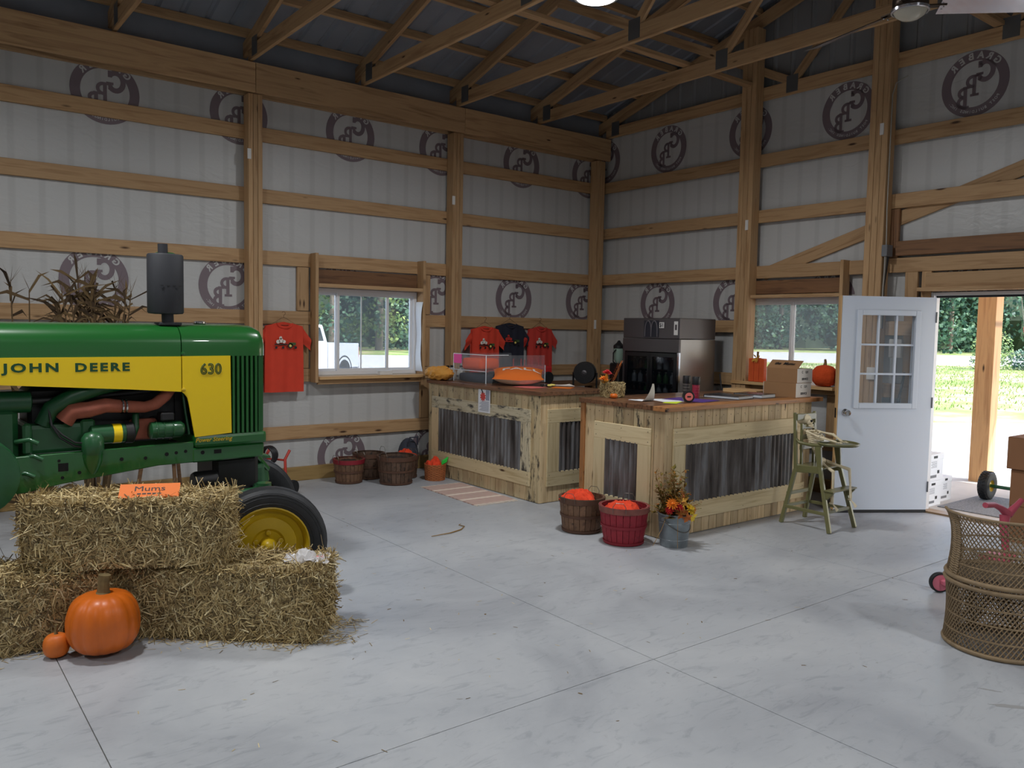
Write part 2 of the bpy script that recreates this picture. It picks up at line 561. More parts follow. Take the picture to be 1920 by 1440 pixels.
wr = struct('wall_right')
ry0, ry1 = 4.535, 5.765                                  # window hole
dy0, dy1, dz1 = 1.83, 3.665, 2.085                        # doorway
for a in ((5.765, 8.3, 0, 4.36), (ry0, ry1, 0, wz0), (ry0, ry1, 2.06, 4.36), (dy1, ry0, 0, 4.36), (dy0, dy1, dz1, 4.36), (YB, dy0, 0, 4.36)):
    MB().box(XR, XR + .05, a[0], a[1], a[2], a[3]).build('wrap_sheet', 'house_wrap', wr)
for t in TOPS:
    segs = [(YB, 1.8), (1.8, 4.18), (4.18, 5.70), (5.70, 8.2)]
    if t in (1.205, 1.815):
        segs = [(YB, 1.8), (3.75, 4.5), (5.70, 8.2)]
    if t == .595:
        segs = [(YB, 1.8), (3.75, 4.18), (4.18, 5.70), (5.70, 8.2)]
    for a, c in segs:
        board('girt', (7.819, a + .003, t - G / 2), (7.819, c - .003, t - G / 2), G, .038, 'pine_framing', wr)
for a, c in ((YB, 1.8), (3.75, 8.2)):
    board('skirt_board', (7.819, a, .075), (7.819, c, .075), .15, .038, 'treated_skirt', wr)
post(wr, 7.731, 5.70, 'Y', 5.02, wdt=.063)
post(wr, 7.731, 4.18, 'Y', 5.45, wdt=.063)
post(wr, 7.731, 1.76, 'Y', 5.9)
a, c = V((7.857, 5.55, 2.335)), V((7.857, 2.3, 3.352))
board('brace', a, c, .135, .03, 'pine_framing', wr)
for y in (4.515, 5.785):
    board('window_stud', (7.755, y, 1.06), (7.755, y, 2.43), .13, .036, 'pine_framing', wr, side=(1, 0, 0))
board('window_header', (7.819, 4.53, 2.185), (7.819, 5.76, 2.185), .15, .036, 'pine_dark', wr)
board('window_header', (7.76, 4.53, 2.08), (7.76, 5.76, 2.08), .12, .036, 'pine_framing', wr, side=(1, 0, 0))
board('window_sill_board', (7.74, 4.53, 1.115), (7.74, 5.79, 1.115), .2, .034, 'light_plank', wr, side=(1, 0, 0))
board('window_apron', (7.77, 4.53, 1.07), (7.77, 5.76, 1.07), .05, .036, 'pine_framing', wr)
for y in (4.62, 5.68):
    board('blocking', (7.819, y, .6), (7.819, y, 1.05), .12, .036, 'pine_framing', wr, side=(0, 1, 0))
board('door_header', (7.8, 1.85, 2.515), (7.8, 4.02, 2.515), .14, .04, 'pine_dark', wr)
board('door_header', (7.815, 1.85, 2.2), (7.815, 3.72, 2.2), .14, .04, 'pine_framing', wr)
board('door_header', (7.77, 1.85, 2.112), (7.77, 3.76, 2.112), .12, .036, 'pine_framing', wr, side=(1, 0, 0))
board('door_stud', (7.819, 3.715, .0), (7.819, 3.715, 2.285), .036, .09, 'pine_framing', wr, side=(1, 0, 0))
board('door_stud', (7.819, 3.83, .6), (7.819, 3.86, 2.285), .12, .034, 'pine_framing', wr, side=(0, 1, 0))
board('door_stud', (7.819, 4.07, 2.43), (7.819, 4.07, 2.9), .13, .034, 'pine_dark', wr, side=(0, 1, 0))
for y, z in ((5.66, 2.875), (4.145, 3.656)):
    MB().box(7.652, 7.661, y - .018, y + .018, z - .055, z + .055).build('post_tag', 'white_tag', wr)
# bare ribbed steel of the gable end
def ribbed(fn, u0, u1, v0, v1, pitch=.2286, rh=.018, phase=0):
    """profile runs along u, ribs run along v"""
    pts = []
    u = u0
    while u < u1 - 1e-4:
        for du, h in ((0, 0), (pitch * .36, 0), (pitch * .44, 1), (pitch * .56, 1), (pitch * .64, 0)):
            if u + du < u1:
                pts.append((u + du, h * rh))
        u += pitch
    pts.append((u1, 0))
    mb = MB()
    for u, h in pts:
        for v in (v0, v1):
            mb.v.append(tuple(fn(u, v, h)))
    for i in range(len(pts) - 1):
        mb.f.append((2 * i, 2 * i + 2, 2 * i + 3, 2 * i + 1))
    return mb
SL, RY = .29, 2.02                                        # roof slope and ridge
def roof_z(y):
    return 4.655 + SL * (7.9 - y) if y > RY else 4.655 + SL * (7.9 - RY) - SL * (RY - y)
k = 0
y = 8.4
while y > YB + .2:
    y2 = max(y - .9144, YB)
    if y > RY > y2: y2 = RY
    mb = MB()
    mb = ribbed(lambda u, v, h: (7.90 - h, u, 4.3 if v == 0 else roof_z(u) + .02), y2, y, 0, 1)
    mb.build('gable_panel', 'gable_steel', wr)
    y = y2
# hidden sides of the hall
wb = struct('wall_back')
for a in ((XL, XR, YB - .05, YB, 0, 4.6), (XL - .05, XL, YB, YL, 0, 6.45)):
    MB().box(*a).build('wrap_sheet', 'house_wrap', wb)

# ------------------------------------------------------------------ printed marks on the wrap (seen from behind: mirrored)
def logo_meshes():
    dk, lt = MB(), MB()
    n = 48
    ro, ri = .29, .205
    for k in range(n):
        t0, t1 = 2 * math.pi * k / n, 2 * math.pi * (k + 1) / n
        dk.add([(ri * math.cos(t0), ri * math.sin(t0), 0), (ro * math.cos(t0), ro * math.sin(t0), 0), (ro * math.cos(t1), ro * math.sin(t1), 0), (ri * math.cos(t1), ri * math.sin(t1), 0)], [(0, 1, 2, 3)])
    def arc(cx, cy, rx, ry, a0, a1, wd, n=12):
        for k in range(n):
            t0, t1 = rad(a0 + (a1 - a0) * k / n), rad(a0 + (a1 - a0) * (k + 1) / n)
            q = []
            for t, s in ((t0, -1), (t0, 1), (t1, 1), (t1, -1)):
                q.append((cx + (rx + s * wd / 2) * math.cos(t), cy + (ry + s * wd / 2) * math.sin(t), 0))
            dk.add(q, [(0, 1, 2, 3)])
    def bx(x0, x1, y0, y1):
        dk.add([(x0, y0, 0), (x1, y0, 0), (x1, y1, 0), (x0, y1, 0)], [(0, 1, 2, 3)])
    # G
    arc(-.075, .085, .055, .068, 40, 318, .038, 18)
    bx(-.06, -.008, .058, .078); bx(-.048, -.022, .02, .07); bx(-.05, -.02, .115, .165)
    # P
    bx(-.012, .016, -.085, .065); bx(-.034, .03, -.095, -.075); bx(-.034, .012, .05, .07)
    arc(.014, .02, .04, .038, -92, 92, .026, 10); bx(.0, .016, -.03, -.008)
    # B
    bx(.052, .08, -.17, -.02); bx(.034, .085, -.182, -.162); bx(.034, .085, -.03, -.01)
    arc(.08, -.058, .032, .031, -92, 92, .026, 9); arc(.08, -.13, .036, .036, -92, 92, .028, 9)
    for i in range(4 * n, len(dk.v)):
        dk.v[i] = (dk.v[i][0] * 1.16, dk.v[i][1] * 1.16 + .002, 0)
    # ring lettering
    def ringtext(txt, size, rr, step, a_mid, flip, off):
        mb = []
        for i, ch in enumerate(txt):
            if ch == ' ': continue
            a = a_mid + (-(i - (len(txt) - 1) / 2) * step) * (1 if not flip else -1)
            me = text_mesh(ch, size, off, .0)
            me.transform(Mx.Translation((rr * math.cos(rad(a)), rr * math.sin(rad(a)), .001)) @ Mx.Rotation(rad(a - 90 if not flip else a + 90), 4, 'Z'))
            mb.append(me)
        return mb
    ms = ringtext('GRABER', .082, .248, 19, 90, False, .003) + ringtext('POST BUILDINGS INC.', .034, .248, 6.2, 270, True, .001)
    for me in ms:
        b0 = len(lt.v)
        lt.v += [tuple(q.co) for q in me.vertices]
        lt.f += [tuple(b0 + i for i in p.vertices) for p in me.polygons]
        bpy.data.meshes.remove(me)
    return dk.mesh('printed_logo'), lt.mesh('ring_lettering')
LG = logo_meshes()
LG[0].materials.append(MAT['logo_ink']); LG[1].materials.append(MAT['house_wrap'])
def clipped(me, y):
    bm = bmesh.new(); bm.from_mesh(me)
    bmesh.ops.bisect_plane(bm, geom=bm.verts[:] + bm.edges[:] + bm.faces[:], plane_co=(0, y, 0), plane_no=(0, -1, 0), clear_outer=True)
    n = bpy.data.meshes.new(me.name); bm.to_mesh(n); bm.free()
    n.materials.append(me.materials[0])
    return n
def logo(parent, loc, xdir, cut=None):
    # local x runs against the reading direction: the print faces outdoors and shows through
    m_ = face_m(loc, xdir, (0, 0, 1))
    A, B_ = LG if cut is None else (clipped(LG[0], cut), clipped(LG[1], cut))
    o = raw('printed_logo', A, parent, m_)
    nrm = V(xdir).cross(V((0, 0, 1)))
    l = raw('ring_lettering', B_, o, m_ @ Mx.Translation((0, 0, -.003)))
    return o
for i, x in enumerate((.43, 1.65, 2.87, 4.09, 5.25, 6.47, 7.62)):
    logo(wl, (x, 8.237, 3.75), (-1, 0, 0))
for x in (.32, 1.535, 2.75, 3.985, 5.21, 6.385, 7.56):
    logo(wl, (x, 8.237, 2.05), (-1, 0, 0), .03 if x == 3.985 else None)
for x in (4.0, 5.18):
    logo(wl, (x, 8.237, .225), (-1, 0, 0))
for y in (8.18, 7.04, 5.82, 4.63, 3.41):
    logo(wr, (7.872, y, 3.96), (0, 1, 0))
for y in (7.15, 5.97):
    logo(wr, (7.872, y, 2.03), (0, 1, 0))
for y in (4.75, 3.4):
    logo(wr, (7.872, y, 2.04), (0, 1, 0), .05)

# ------------------------------------------------------------------ roof: panels, purlins, trusses
ce = struct('ceiling')
x = XR + .03
while x > -4:
    x2 = x - .9144
    for ya, yb in ((RY, 8.45), (YB, RY)):
        if ya < RY and x2 < 0: pass
        ribbed(lambda u, v, h: (u, ya if v == 0 else yb, roof_z(ya if v == 0 else yb) + .0 + h), x2, x, 0, 1).build('roof_panel', 'roof_steel', ce)
    x = x2
for k in range(11):
    yk = 8.15 - k * .61
    if yk < RY: break
    board('purlin', (-3.5, yk, roof_z(yk) - .047), (7.86, yk, roof_z(yk) - .047), .088, .038, 'truss_pine', ce, side=(0, SL, 1))
for yk in (5.70, 3.2):
    board('runner', (-3.0, yk, 4.412), (7.8, yk, 4.412), .089, .038, 'truss_pine', ce, side=(0, 1, 0))
TRX = [-1.96, -.74, .48, 1.70, 2.93, 4.16, 5.39, 6.62]
def tcz(y):                                               # lower edge of the top chord
    return roof_z(y) - .237
where = {-1.96: 'high over the tractor seat, out near the picture edge', -.74: 'over the tractor, fourth from the plain post', .48: 'over the tractor, seventh out from the gable wall', 1.70: 'resting on the beam above the corn stalk bundle', 2.93: 'resting on the beam over the post beside the grille',
         4.16: 'carrying the round ceiling lamp', 5.39: 'carrying the ceiling fan, resting over the post right of the window', 6.62: 'next to the gable wall'}
def truss(x, gable=False):
    t = thing('roof_truss', ('gable end roof truss against the steel end wall' if gable else 'pine roof truss ' + where[x]), 'truss', (x, 0, 0), group='roof trusses')
    board('bottom_chord', (0, 8.1, 4.32), (0, RY, 4.32), .14, .038, 'truss_pine', t)
    board('bottom_chord', (0, RY, 4.32), (0, YB + .1, 4.32), .14, .038, 'truss_pine', t)
    board('top_chord', (0, 8.3, tcz(8.3) + .072), (0, RY, tcz(RY) + .072), .14, .038, 'truss_pine', t)
    board('top_chord', (0, RY, tcz(RY) + .072), (0, YB, tcz(YB) + .072), .14, .038, 'truss_pine', t)
    joints = [(6.3, 5.25), (4.25, 5.25), (4.25, 3.1), (2.02, 3.1)]
    for yt, yb in joints:
        board('web', (.0, yt, tcz(yt) + .02), (.0, yb, 4.38), .089, .036, 'truss_pine', t)
    for yy in (5.25, 3.1, 7.92):
        for s in (-1, 1):
            MB().box(.0195 * s, .0215 * s, yy - .07, yy + .07, 4.27, 4.45).build('gusset_plate', 'steel_plate', t)
    return t
for x in TRX: truss(x)
truss(7.819, True)

# ------------------------------------------------------------------ ceiling lamps (round LED high bays) and fan
glow('lamp_glow', (255, 252, 244), 9.0)
plain('lamp_body', (210, 210, 208), .4)
def high_bay(x, y, z, lab):
    t = thing('ceiling_lamp', lab, 'lamp', (x, y, z), group='round ceiling lamps')
    MB().lathe([(.05, .13), (.09, .12), (.11, .06), (.165, .03), (.17, 0), (.155, -.005)], 32).build('housing', 'lamp_body', t, smooth=40)
    MB().lathe([(.002, -.022), (.08, -.020), (.14, -.010), (.152, -.002)], 32, cap=(True, False)).build('diffuser', 'lamp_glow', t, smooth=60)
    L = bpy.data.lights.new('high_bay', 'AREA')
    L.shape = 'DISK'; L.size = .30; L.energy = LAMP_W; L.color = (.97, .985, 1.0); L.spread = rad(172)
    raw('lamp_light', L, t, Mx.Translation((0, 0, -.03)))
for x, y, l in ((4.2, 4.5, 'round white ceiling lamp glowing at the top edge of the picture'), (.48, 4.5, 'round ceiling lamp above the tractor hood, out of the picture'), (4.2, -.6, 'round ceiling lamp beyond the wicker chair, out of the picture'),
                (.48, -.6, 'round ceiling lamp behind the viewer'), (-3.2, 4.5, 'round ceiling lamp above the tractor seat, out of the picture')):
    high_bay(x, y, 4.11, l)
t = thing('ceiling_fan', 'brushed metal ceiling fan with glass light bowl hanging from the truss', 'fan', (5.39, 2.764, 3.8))
plain('fan_metal', (196, 198, 206), .22, .9)
plain('fan_bronze', (70, 58, 48), .35, .7)
MB().tube([(0, 0, .1), (0, 0, .46)], .013).build('down_rod', 'fan_bronze', t, smooth=40)
MB().lathe([(.03, .13), (.09, .12), (.11, .08), (.11, .03), (.095, .012), (.06, .0)], 28).build('motor_housing', 'fan_bronze', t, smooth=40)
see_through('bowl_glass', (220, 214, 196), .35, .1)
MB().lathe([(.002, -.062), (.05, -.052), (.085, -.03), (.105, 0), (.11, .012)], 28, cap=(True, False)).build('light_bowl', 'bowl_glass', t, smooth=60)
MB().lathe([(.106, -.006), (.118, -.004), (.12, .012), (.106, .014)], 28, cap=(False, False)).build('bowl_ring', 'fan_metal', t, smooth=40)
for k in range(3):
    m_ = Mx.Rotation(rad(-45 + 120 * k), 4, 'Z')
    blade = MB().grid(lambda u, v: (.18 + .72 * u, (-.06 - .015 * u) + (.12 + .03 * u) * v, .030 - .05 * (v - .5)), 8, 2)
    nb = len(blade.v)
    blade.grid(lambda u, v: (.18 + .72 * u, (-.06 - .015 * u) + (.12 + .03 * u) * v, .024 - .05 * (v - .5)), 8, 2)
    bl = blade.xf(m_).build('fan_blade', 'fan_metal', t)
    MB().bar((.1, 0, .03), (.22, 0, .032), .05, .008).xf(m_).build('blade_bracket', 'fan_bronze', bl)
    for q in (-.02, .02):
        MB().ball((.2, q, .016), .006, 8, 6).xf(m_).build('screw', 'chrome', bl)

# ------------------------------------------------------------------ windows, doorway, open door
def slider(name, origin, xdir, width, z0, z1, sash, glassmat, screen=None, out=1):
    """sliding window unit; local x along the wall, local y outwards"""
    o = struct(name)
    X, Y = V(xdir), V((0, 1, 0)) if abs(xdir[0]) > .5 else V((1, 0, 0))
    m_ = Mx((X, Y, V((0, 0, 1)))).transposed().to_4x4()
    m_.translation = V(origin)
    def b(nm, x0, x1, y0, y1, za, zb, mt='vinyl_white', par=o):
        return MB().box(x0, x1, y0, y1, za, zb).xf(m_).build(nm, mt, par)
    for a in ((0, .04, z0, z1), (width - .04, width, z0, z1)):
        b('window_frame', a[0], a[1], 0, .07, a[2], a[3])
    for a in ((z0, z0 + .045), (z1 - .045, z1)):
        b('window_frame', .04, width - .04, 0, .07, *a)
    for i, (x0, x1, y0) in enumerate(sash):
        fr = b('sash', x0, x0 + .03, y0, y0 + .025, z0 + .045, z1 - .045)
        b('sash_stile', x1 - .03, x1, y0, y0 + .025, z0 + .045, z1 - .045, par=fr)
        b('sash_rail', x0 + .03, x1 - .03, y0, y0 + .025, z0 + .045, z0 + .07, par=fr)
        b('sash_rail', x0 + .03, x1 - .03, y0, y0 + .025, z1 - .07, z1 - .045, par=fr)
        b('pane', x0 + .03, x1 - .03, y0 + .010, y0 + .014, z0 + .07, z1 - .07, glassmat, par=fr)
    if screen:
        b('insect_screen', screen[0], screen[1], .062, .064, z0 + .05, z1 - .05, 'insect_screen')
    return o
w1 = slider('window_1', (wx0, 8.205, 0), (1, 0, 0), wx1 - wx0, wz0, wz1, [(.04, .30, .03), (.28, .92, .008), (.90, 1.24, .03)], 'window_glass', (.30, .9))
MB().box(4.213, 4.224, 8.2135, 8.224, 1.18, 2.02).build('meeting_stile', 'vinyl_white', w1)
# the same unit in the gable wall (turned)
def slider_r():
    return slider('window_2', (7.835, ry0, 0), (0, 1, 0), ry1 - ry0, wz0 + .005, 2.06, [(.04, .64, .03), (.62, 1.19, .008)], 'dusty_glass')
slider_r()
MB().box(3.66, 4.92, 8.20, 8.205, 1.128, 1.136).build('window_flap', 'house_wrap', wl)
# torn wrap folded round the jambs
MB().grid(lambda u, v: (4.914 - .006 * math.sin(9 * v), 8.085 + .115 * u - .05 * (1 - u) * abs(2 * v - 1) ** 3, 1.16 + .8 * v), 4, 12).build('wrap_flap', 'vinyl_white', wl)
MB().grid(lambda u, v: (7.70 + .115 * u + .04 * (1 - u) * abs(2 * v - 1) ** 3, 5.748 - .008 * math.sin(8 * v), 1.15 + .78 * v), 4, 12).build('wrap_flap', 'vinyl_white', wr)

df = struct('trim_1')
plain('jamb_white', (206, 206, 208), .5)
plain('seal', (28, 28, 32), .6)
plain('threshold', (160, 130, 96), .4, .3)
MB().box(7.81, 7.93, 3.64, 3.665, 0, 2.085).build('jamb', 'jamb_white', df)
MB().box(7.82, 7.93, dy0, 3.64, 2.055, 2.085).build('jamb', 'jamb_white', df)
MB().box(7.82, 7.93, dy0, dy0 + .03, 0, 2.055).build('jamb', 'jamb_white', df)
MB().box(7.86, 7.875, dy0 + .03, 3.64, 2.035, 2.055).build('weather_seal', 'seal', df)
MB().box(7.80, 7.95, dy0, 3.665, 0, .016).build('threshold', 'threshold', df)

dr = thing('door_1', None, None, (7.805, 3.622, 0), math.atan2(.493, -.77))
tag(dr, kind='structure')
W_, H_, T_ = .915, 2.035, .044
gx0, gx1, gz0, gz1 = .20, .72, 1.04, 1.86     # glazed opening
for a in ((0, gx0, .03, H_), (gx1, W_, .03, H_), (gx0, gx1, .03, gz0), (gx0, gx1, gz1, H_)):
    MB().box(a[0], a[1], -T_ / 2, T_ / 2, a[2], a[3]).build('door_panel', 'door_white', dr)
board('door_edge', (W_ + .006, 0, .03), (W_ + .006, 0, H_), T_, .01, 'light_plank', dr, side=(0, 1, 0))
MB().box(.0, W_, -.02, .02, .006, .03).build('door_sweep', 'seal', dr)
for s in (-1, 1):
    y0 = s * T_ / 2
    for a in ((gx0 - .05, gx0, gz0 - .05, gz1 + .05), (gx1, gx1 + .05, gz0 - .05, gz1 + .05), (gx0, gx1, gz0 - .05, gz0), (gx0, gx1, gz1, gz1 + .05)):
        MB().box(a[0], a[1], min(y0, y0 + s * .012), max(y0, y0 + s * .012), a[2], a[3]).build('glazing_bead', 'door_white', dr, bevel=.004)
for k in (1, 2):
    x = gx0 + (gx1 - gx0) * k / 3
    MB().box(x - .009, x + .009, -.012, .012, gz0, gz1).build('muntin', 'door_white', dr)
    z = gz0 + (gz1 - gz0) * k / 3
    MB().box(gx0, gx1, -.0125, .0125, z - .009, z + .009).build('muntin', 'door_white', dr)
for i in range(3):
    for j in range(3):
        MB().box(gx0 + (gx1 - gx0) * i / 3, gx0 + (gx1 - gx0) * (i + 1) / 3, -.003, .003, gz0 + (gz1 - gz0) * j / 3, gz0 + (gz1 - gz0) * (j + 1) / 3).build('pane', 'window_glass', dr)
for s in (-1, 1):
    kb = MB().lathe([(.034, 0), (.034, .006), (.014, .012), (.013, .03), (.026, .04), (.03, .055), (.024, .068), (.004, .072)], 24, axis='Y')
    if s < 0: kb.xf(Mx.Diagonal((1, -1, 1, 1)))
    kb.xf(Mx.Translation((W_ - .07, s * T_ / 2, .95))).build('door_knob', 'chrome', dr, smooth=40)
MB().box(W_ + .010, W_ + .013, -.012, .012, .90, .99).build('latch_plate', 'black_metal', dr)
for z in (.25, 1.05, 1.85):
    MB().tube([(-.004, .025, z - .05), (-.004, .025, z + .05)], .007).build('hinge', 'steel_plate', dr)

# ------------------------------------------------------------------ outdoors
GZ = -.18
FW = V((.6117, .7911, 0)); RT = V((.7911, -.6117, 0))
def dl(d, l, z=GZ):
    return FW * d + RT * l + V((0, 0, z))
def patch(name, poly, mat, z, th=.1):
    mb = MB().prism([(dl(d, l).x, dl(d, l).y) for d, l in poly], z - th, z, 'Z')
    o = mb.build(name, mat)
    o['kind'] = 'structure'
    return o
m, nt, b = mat_new('lawn')
tc = N(nt, 'ShaderNodeTexCoord')
n1 = N(nt, 'ShaderNodeTexNoise'); n1.inputs['Scale'].default_value = .22; n1.inputs['Detail'].default_value = 7; n1.inputs['Roughness'].default_value = .7
nt.links.new(tc.outputs['Object'], n1.inputs['Vector'])
rp = ramp(nt, [(.36, lin(112, 136, 66)), (.48, lin(132, 150, 80)), (.56, lin(172, 166, 118)), (.66, lin(192, 178, 146))])
nt.links.new(n1.outputs[0], rp.inputs[0]); nt.links.new(rp.outputs[0], b.inputs['Base Color'])
b.inputs['Roughness'].default_value = .9
patch('ground', [(-40, -120), (210, -260), (210, 260), (-40, 120)], 'gravel', GZ)
patch('lawn', [(17, 3.5), (21, 60), (52, 60), (52, 2)], 'lawn', GZ + .03)
patch('road', [(52, -1), (52, 120), (80, 120), (78, -1)], 'road', GZ + .02)
patch('verge', [(80, -1), (80, 130), (150, 130), (150, -1)], 'lawn', GZ + .03)
patch('verge', [(52, -50), (52, -2), (90, -2), (90, -50)], 'lawn', GZ + .03)
pp = MB().box(7.93, 10.9, 1.0, 9.5, -.2, -.012).build('porch_slab', 'concrete_porch'); pp['kind'] = 'structure'
pr = struct('porch_roof')
for k in range(13):
    board('porch_decking', (7.95, .6 + k * .62, 2.62 - 0), (11.0, .6 + k * .62, 2.42), .61, .03, 'porch_post_wood', pr, side=(0, 1, 0))
board('porch_beam', (10.15, .4, 2.35), (10.15, 8.6, 2.35), .24, .08, 'porch_post_wood', pr)
for y in (4.08, 1.0):
    pt = board('porch_post', (10.15, y, -.05), (10.15, y, 2.24), .2, .19, 'porch_post_wood', None, side=(0, 1, 0))
    tag(pt, {4.08: 'thick pine porch post standing outside the open doorway', 1.0: 'porch post beyond the edge of the doorway'}[y], 'post', 'porch posts')
# straw-like grass blades on the lawn
island('grass_blades', [(0, (104, 132, 58)), (.5, (134, 158, 78)), (1, (176, 176, 112))], .8)
mb = MB()
for i in range(9000):
    d = R.uniform(29, 50) if i % 5 else R.uniform(20, 30); l = d * R.uniform(.26, .75)
    p = dl(d, l, GZ + .03)
    a = R.uniform(0, 6.28); h = R.uniform(.04, .12); wv = .02
    dx, dy = math.cos(a) * wv, math.sin(a) * wv
    mb.add([(p.x - dx, p.y - dy, p.z), (p.x + dx, p.y + dy, p.z), (p.x + R.uniform(-.05, .05), p.y + R.uniform(-.05, .05), p.z + h)], [(0, 1, 2)])
tag(mb.build('grass', 'grass_blades'), 'short green grass blades on the lawn beyond the porch', 'grass', kind='stuff')
# trees
island('leaves', [(0, (44, 70, 58)), (.35, (66, 98, 80)), (.7, (96, 130, 104)), (1, (140, 168, 134))], .5, .3)
island('leaves_yellow', [(0, (66, 92, 56)), (.5, (112, 140, 82)), (1, (166, 180, 110))], .5, .3)
plain('bark', (116, 104, 92), .9, noise=.3, nscale=4)
def tree(d, l, h, rx, lab, lm='leaves', n=2600, low=.15, trunk=.22, leaf=.30, seed=1):
    rr = random.Random(seed)
    base = dl(d, l, GZ)
    t = thing('tree', lab, 'tree', base, group='trees across the road')
    MB().tube([(0, 0, 0), (.1, .05, h * .3), (-.05, .1, h * .6), (0, 0, h * .9)], [trunk, trunk * .8, trunk * .5, trunk * .15], 10).build('trunk', 'bark', t, smooth=60)
    bl = [(rr.gauss(0, .45) * rx, rr.gauss(0, .45) * rx, h * (low + (1 - low) * rr.random() ** .8), rx * rr.uniform(.28, .5)) for _ in range(26)]
    mb = MB()
    for i in range(n):
        c = rr.choice(bl)
        u, v = rr.uniform(0, 6.283), math.acos(rr.uniform(-1, 1))
        q = c[3] * rr.uniform(.75, 1.05)
        p = V((c[0] + q * math.sin(v) * math.cos(u), c[1] + q * math.sin(v) * math.sin(u), max(.2, c[2] + q * math.cos(v) * .8)))
        a = V((rr.uniform(-1, 1), rr.uniform(-1, 1), rr.uniform(-.6, .6))).normalized() * leaf * rr.uniform(.5, 1)
        e = a.orthogonal().normalized() * leaf * .35
        e.rotate(Mx.Rotation(rr.uniform(0, 6.28), 3, a.normalized()))
        mb.add([p - a * .5, p + e, p + a * .5, p - e], [(0, 1, 2, 3)])
    f = mb.build('foliage', lm, t)
    f['kind'] = 'stuff'
    return t
k = 0
spec = [(60, -21, 13, 4.5, 'leafy tree at the edge of the small window pane', 'leaves'), (62, -17, 14, 4.5, 'leafy tree behind the white pickup', 'leaves_yellow'), (60, -13.3, 13, 4.2, 'leafy tree in the middle of the small window', 'leaves'), (61, -10, 14, 4.2, 'leafy tree with the pale bare trunk behind the small window', 'leaves_yellow'), (63, -6.2, 13, 4.4, 'rightmost leafy tree behind the small window', 'leaves'),
        (92, 24, 15, 6.5, 'dark tree behind the gable window, beside the window post', 'leaves'), (94, 31, 16, 6.5, 'dark tree filling the middle of the gable window', 'leaves'), (92, 39, 15, 6.5, 'dark tree partly hidden by the open door', 'leaves'), (90, 48.5, 17, 7.0, 'big round leafy tree seen through the doorway beside the door', 'leaves'), (96, 57, 18, 7, 'dark tree behind the porch post', 'leaves'), (90, 64, 17, 7, 'tree behind the utility pole at the picture edge', 'leaves')]
for d, l, h, rx, lab, lm in spec:
    k += 1
    tree(d, l, h, rx, lab, lm, n=4200 if d < 80 else 4600, low=.03, leaf=.42 if d < 80 else .6, seed=k, trunk=.3)
# dark woodland floor behind the trees
plain('woodland', (44, 58, 40), 1.0, noise=.4, nscale=.4)
o = MB().grid(lambda u, v: dl(70, -45 + 40 * u, GZ + 9 * v) + FW * (1.5 * math.sin(u * 23 + v * 5)), 40, 6).build('undergrowth', 'woodland'); tag(o, 'dark undergrowth behind the trees at the small window', 'undergrowth', kind='stuff')
o = MB().grid(lambda u, v: dl(104, 10 + 75 * u, GZ + 12 * v) + FW * (1.8 * math.sin(u * 31 + v * 5)), 50, 6).build('undergrowth', 'woodland'); tag(o, 'dark undergrowth behind the trees across the road', 'undergrowth', kind='stuff')
# bush by the pole
def bush(d, l, h, r, lab, lm, seed):
    rr = random.Random(seed)
    t = thing('bush', lab, 'bush', dl(d, l, GZ + .02))
    mb = MB()
    for i in range(900):
        u, v = rr.uniform(0, 6.28), rr.random()
        q = r * rr.random() ** .5
        p = V((q * math.cos(u), q * math.sin(u), h * v * (1 - .5 * q / r)))
        a = V((rr.uniform(-1, 1), rr.uniform(-1, 1), rr.uniform(-.3, 1))).normalized() * .16
        e = a.orthogonal().normalized() * .06
        mb.add([p - a * .5, p + e, p + a * .5, p - e], [(0, 1, 2, 3)])
    mb.build('foliage', lm, t)['kind'] = 'stuff'
    sb = MB()
    for i in range(9):
        u = rr.uniform(0, 6.28)
        sb.tube([(0, 0, 0), (r * .5 * math.cos(u), r * .5 * math.sin(u), h * .7)], [.03, .01], 5)
    sb.build('stems', 'bark', t)
bush(46, 27.2, 3.0, 1.1, 'green bush around the foot of the utility pole', 'leaves_yellow', 5)
bush(46, 29.3, 1.6, 1.0, 'low brown bush at the picture edge beyond the lawn', 'leaves', 6)
plain('pole_grey', (170, 176, 188), .8, noise=.1)
o = MB().tube([dl(48, 28.3), dl(48, 29.2, 11)], [.2, .14], 10).build('utility_pole', 'pole_grey', smooth=60); tag(o, 'leaning grey utility pole beyond the lawn', 'pole')
plain('guard_red', (206, 70, 60), .5)
t = thing('guy_wire', 'guy wire with red guard beside the utility pole', 'wire', dl(48, 30.6))
MB().tube([V((0, 0, 0)), (RT * -1.6 + V((0, 0, 10)))], .02, 6).build('cable', 'wire', t)
MB().tube([V((0, 0, .05)), (RT * -.4 + V((0, 0, 2.5)))], .06, 6).build('guard_tube', 'guard_red', t)
o = MB().box(-.06, .06, -.06, .06, 0, 1.1).build('marker_post', 'white_tag', None, Mx.Translation(dl(79, 47.5))); tag(o, 'short white marker post across the road', 'post')

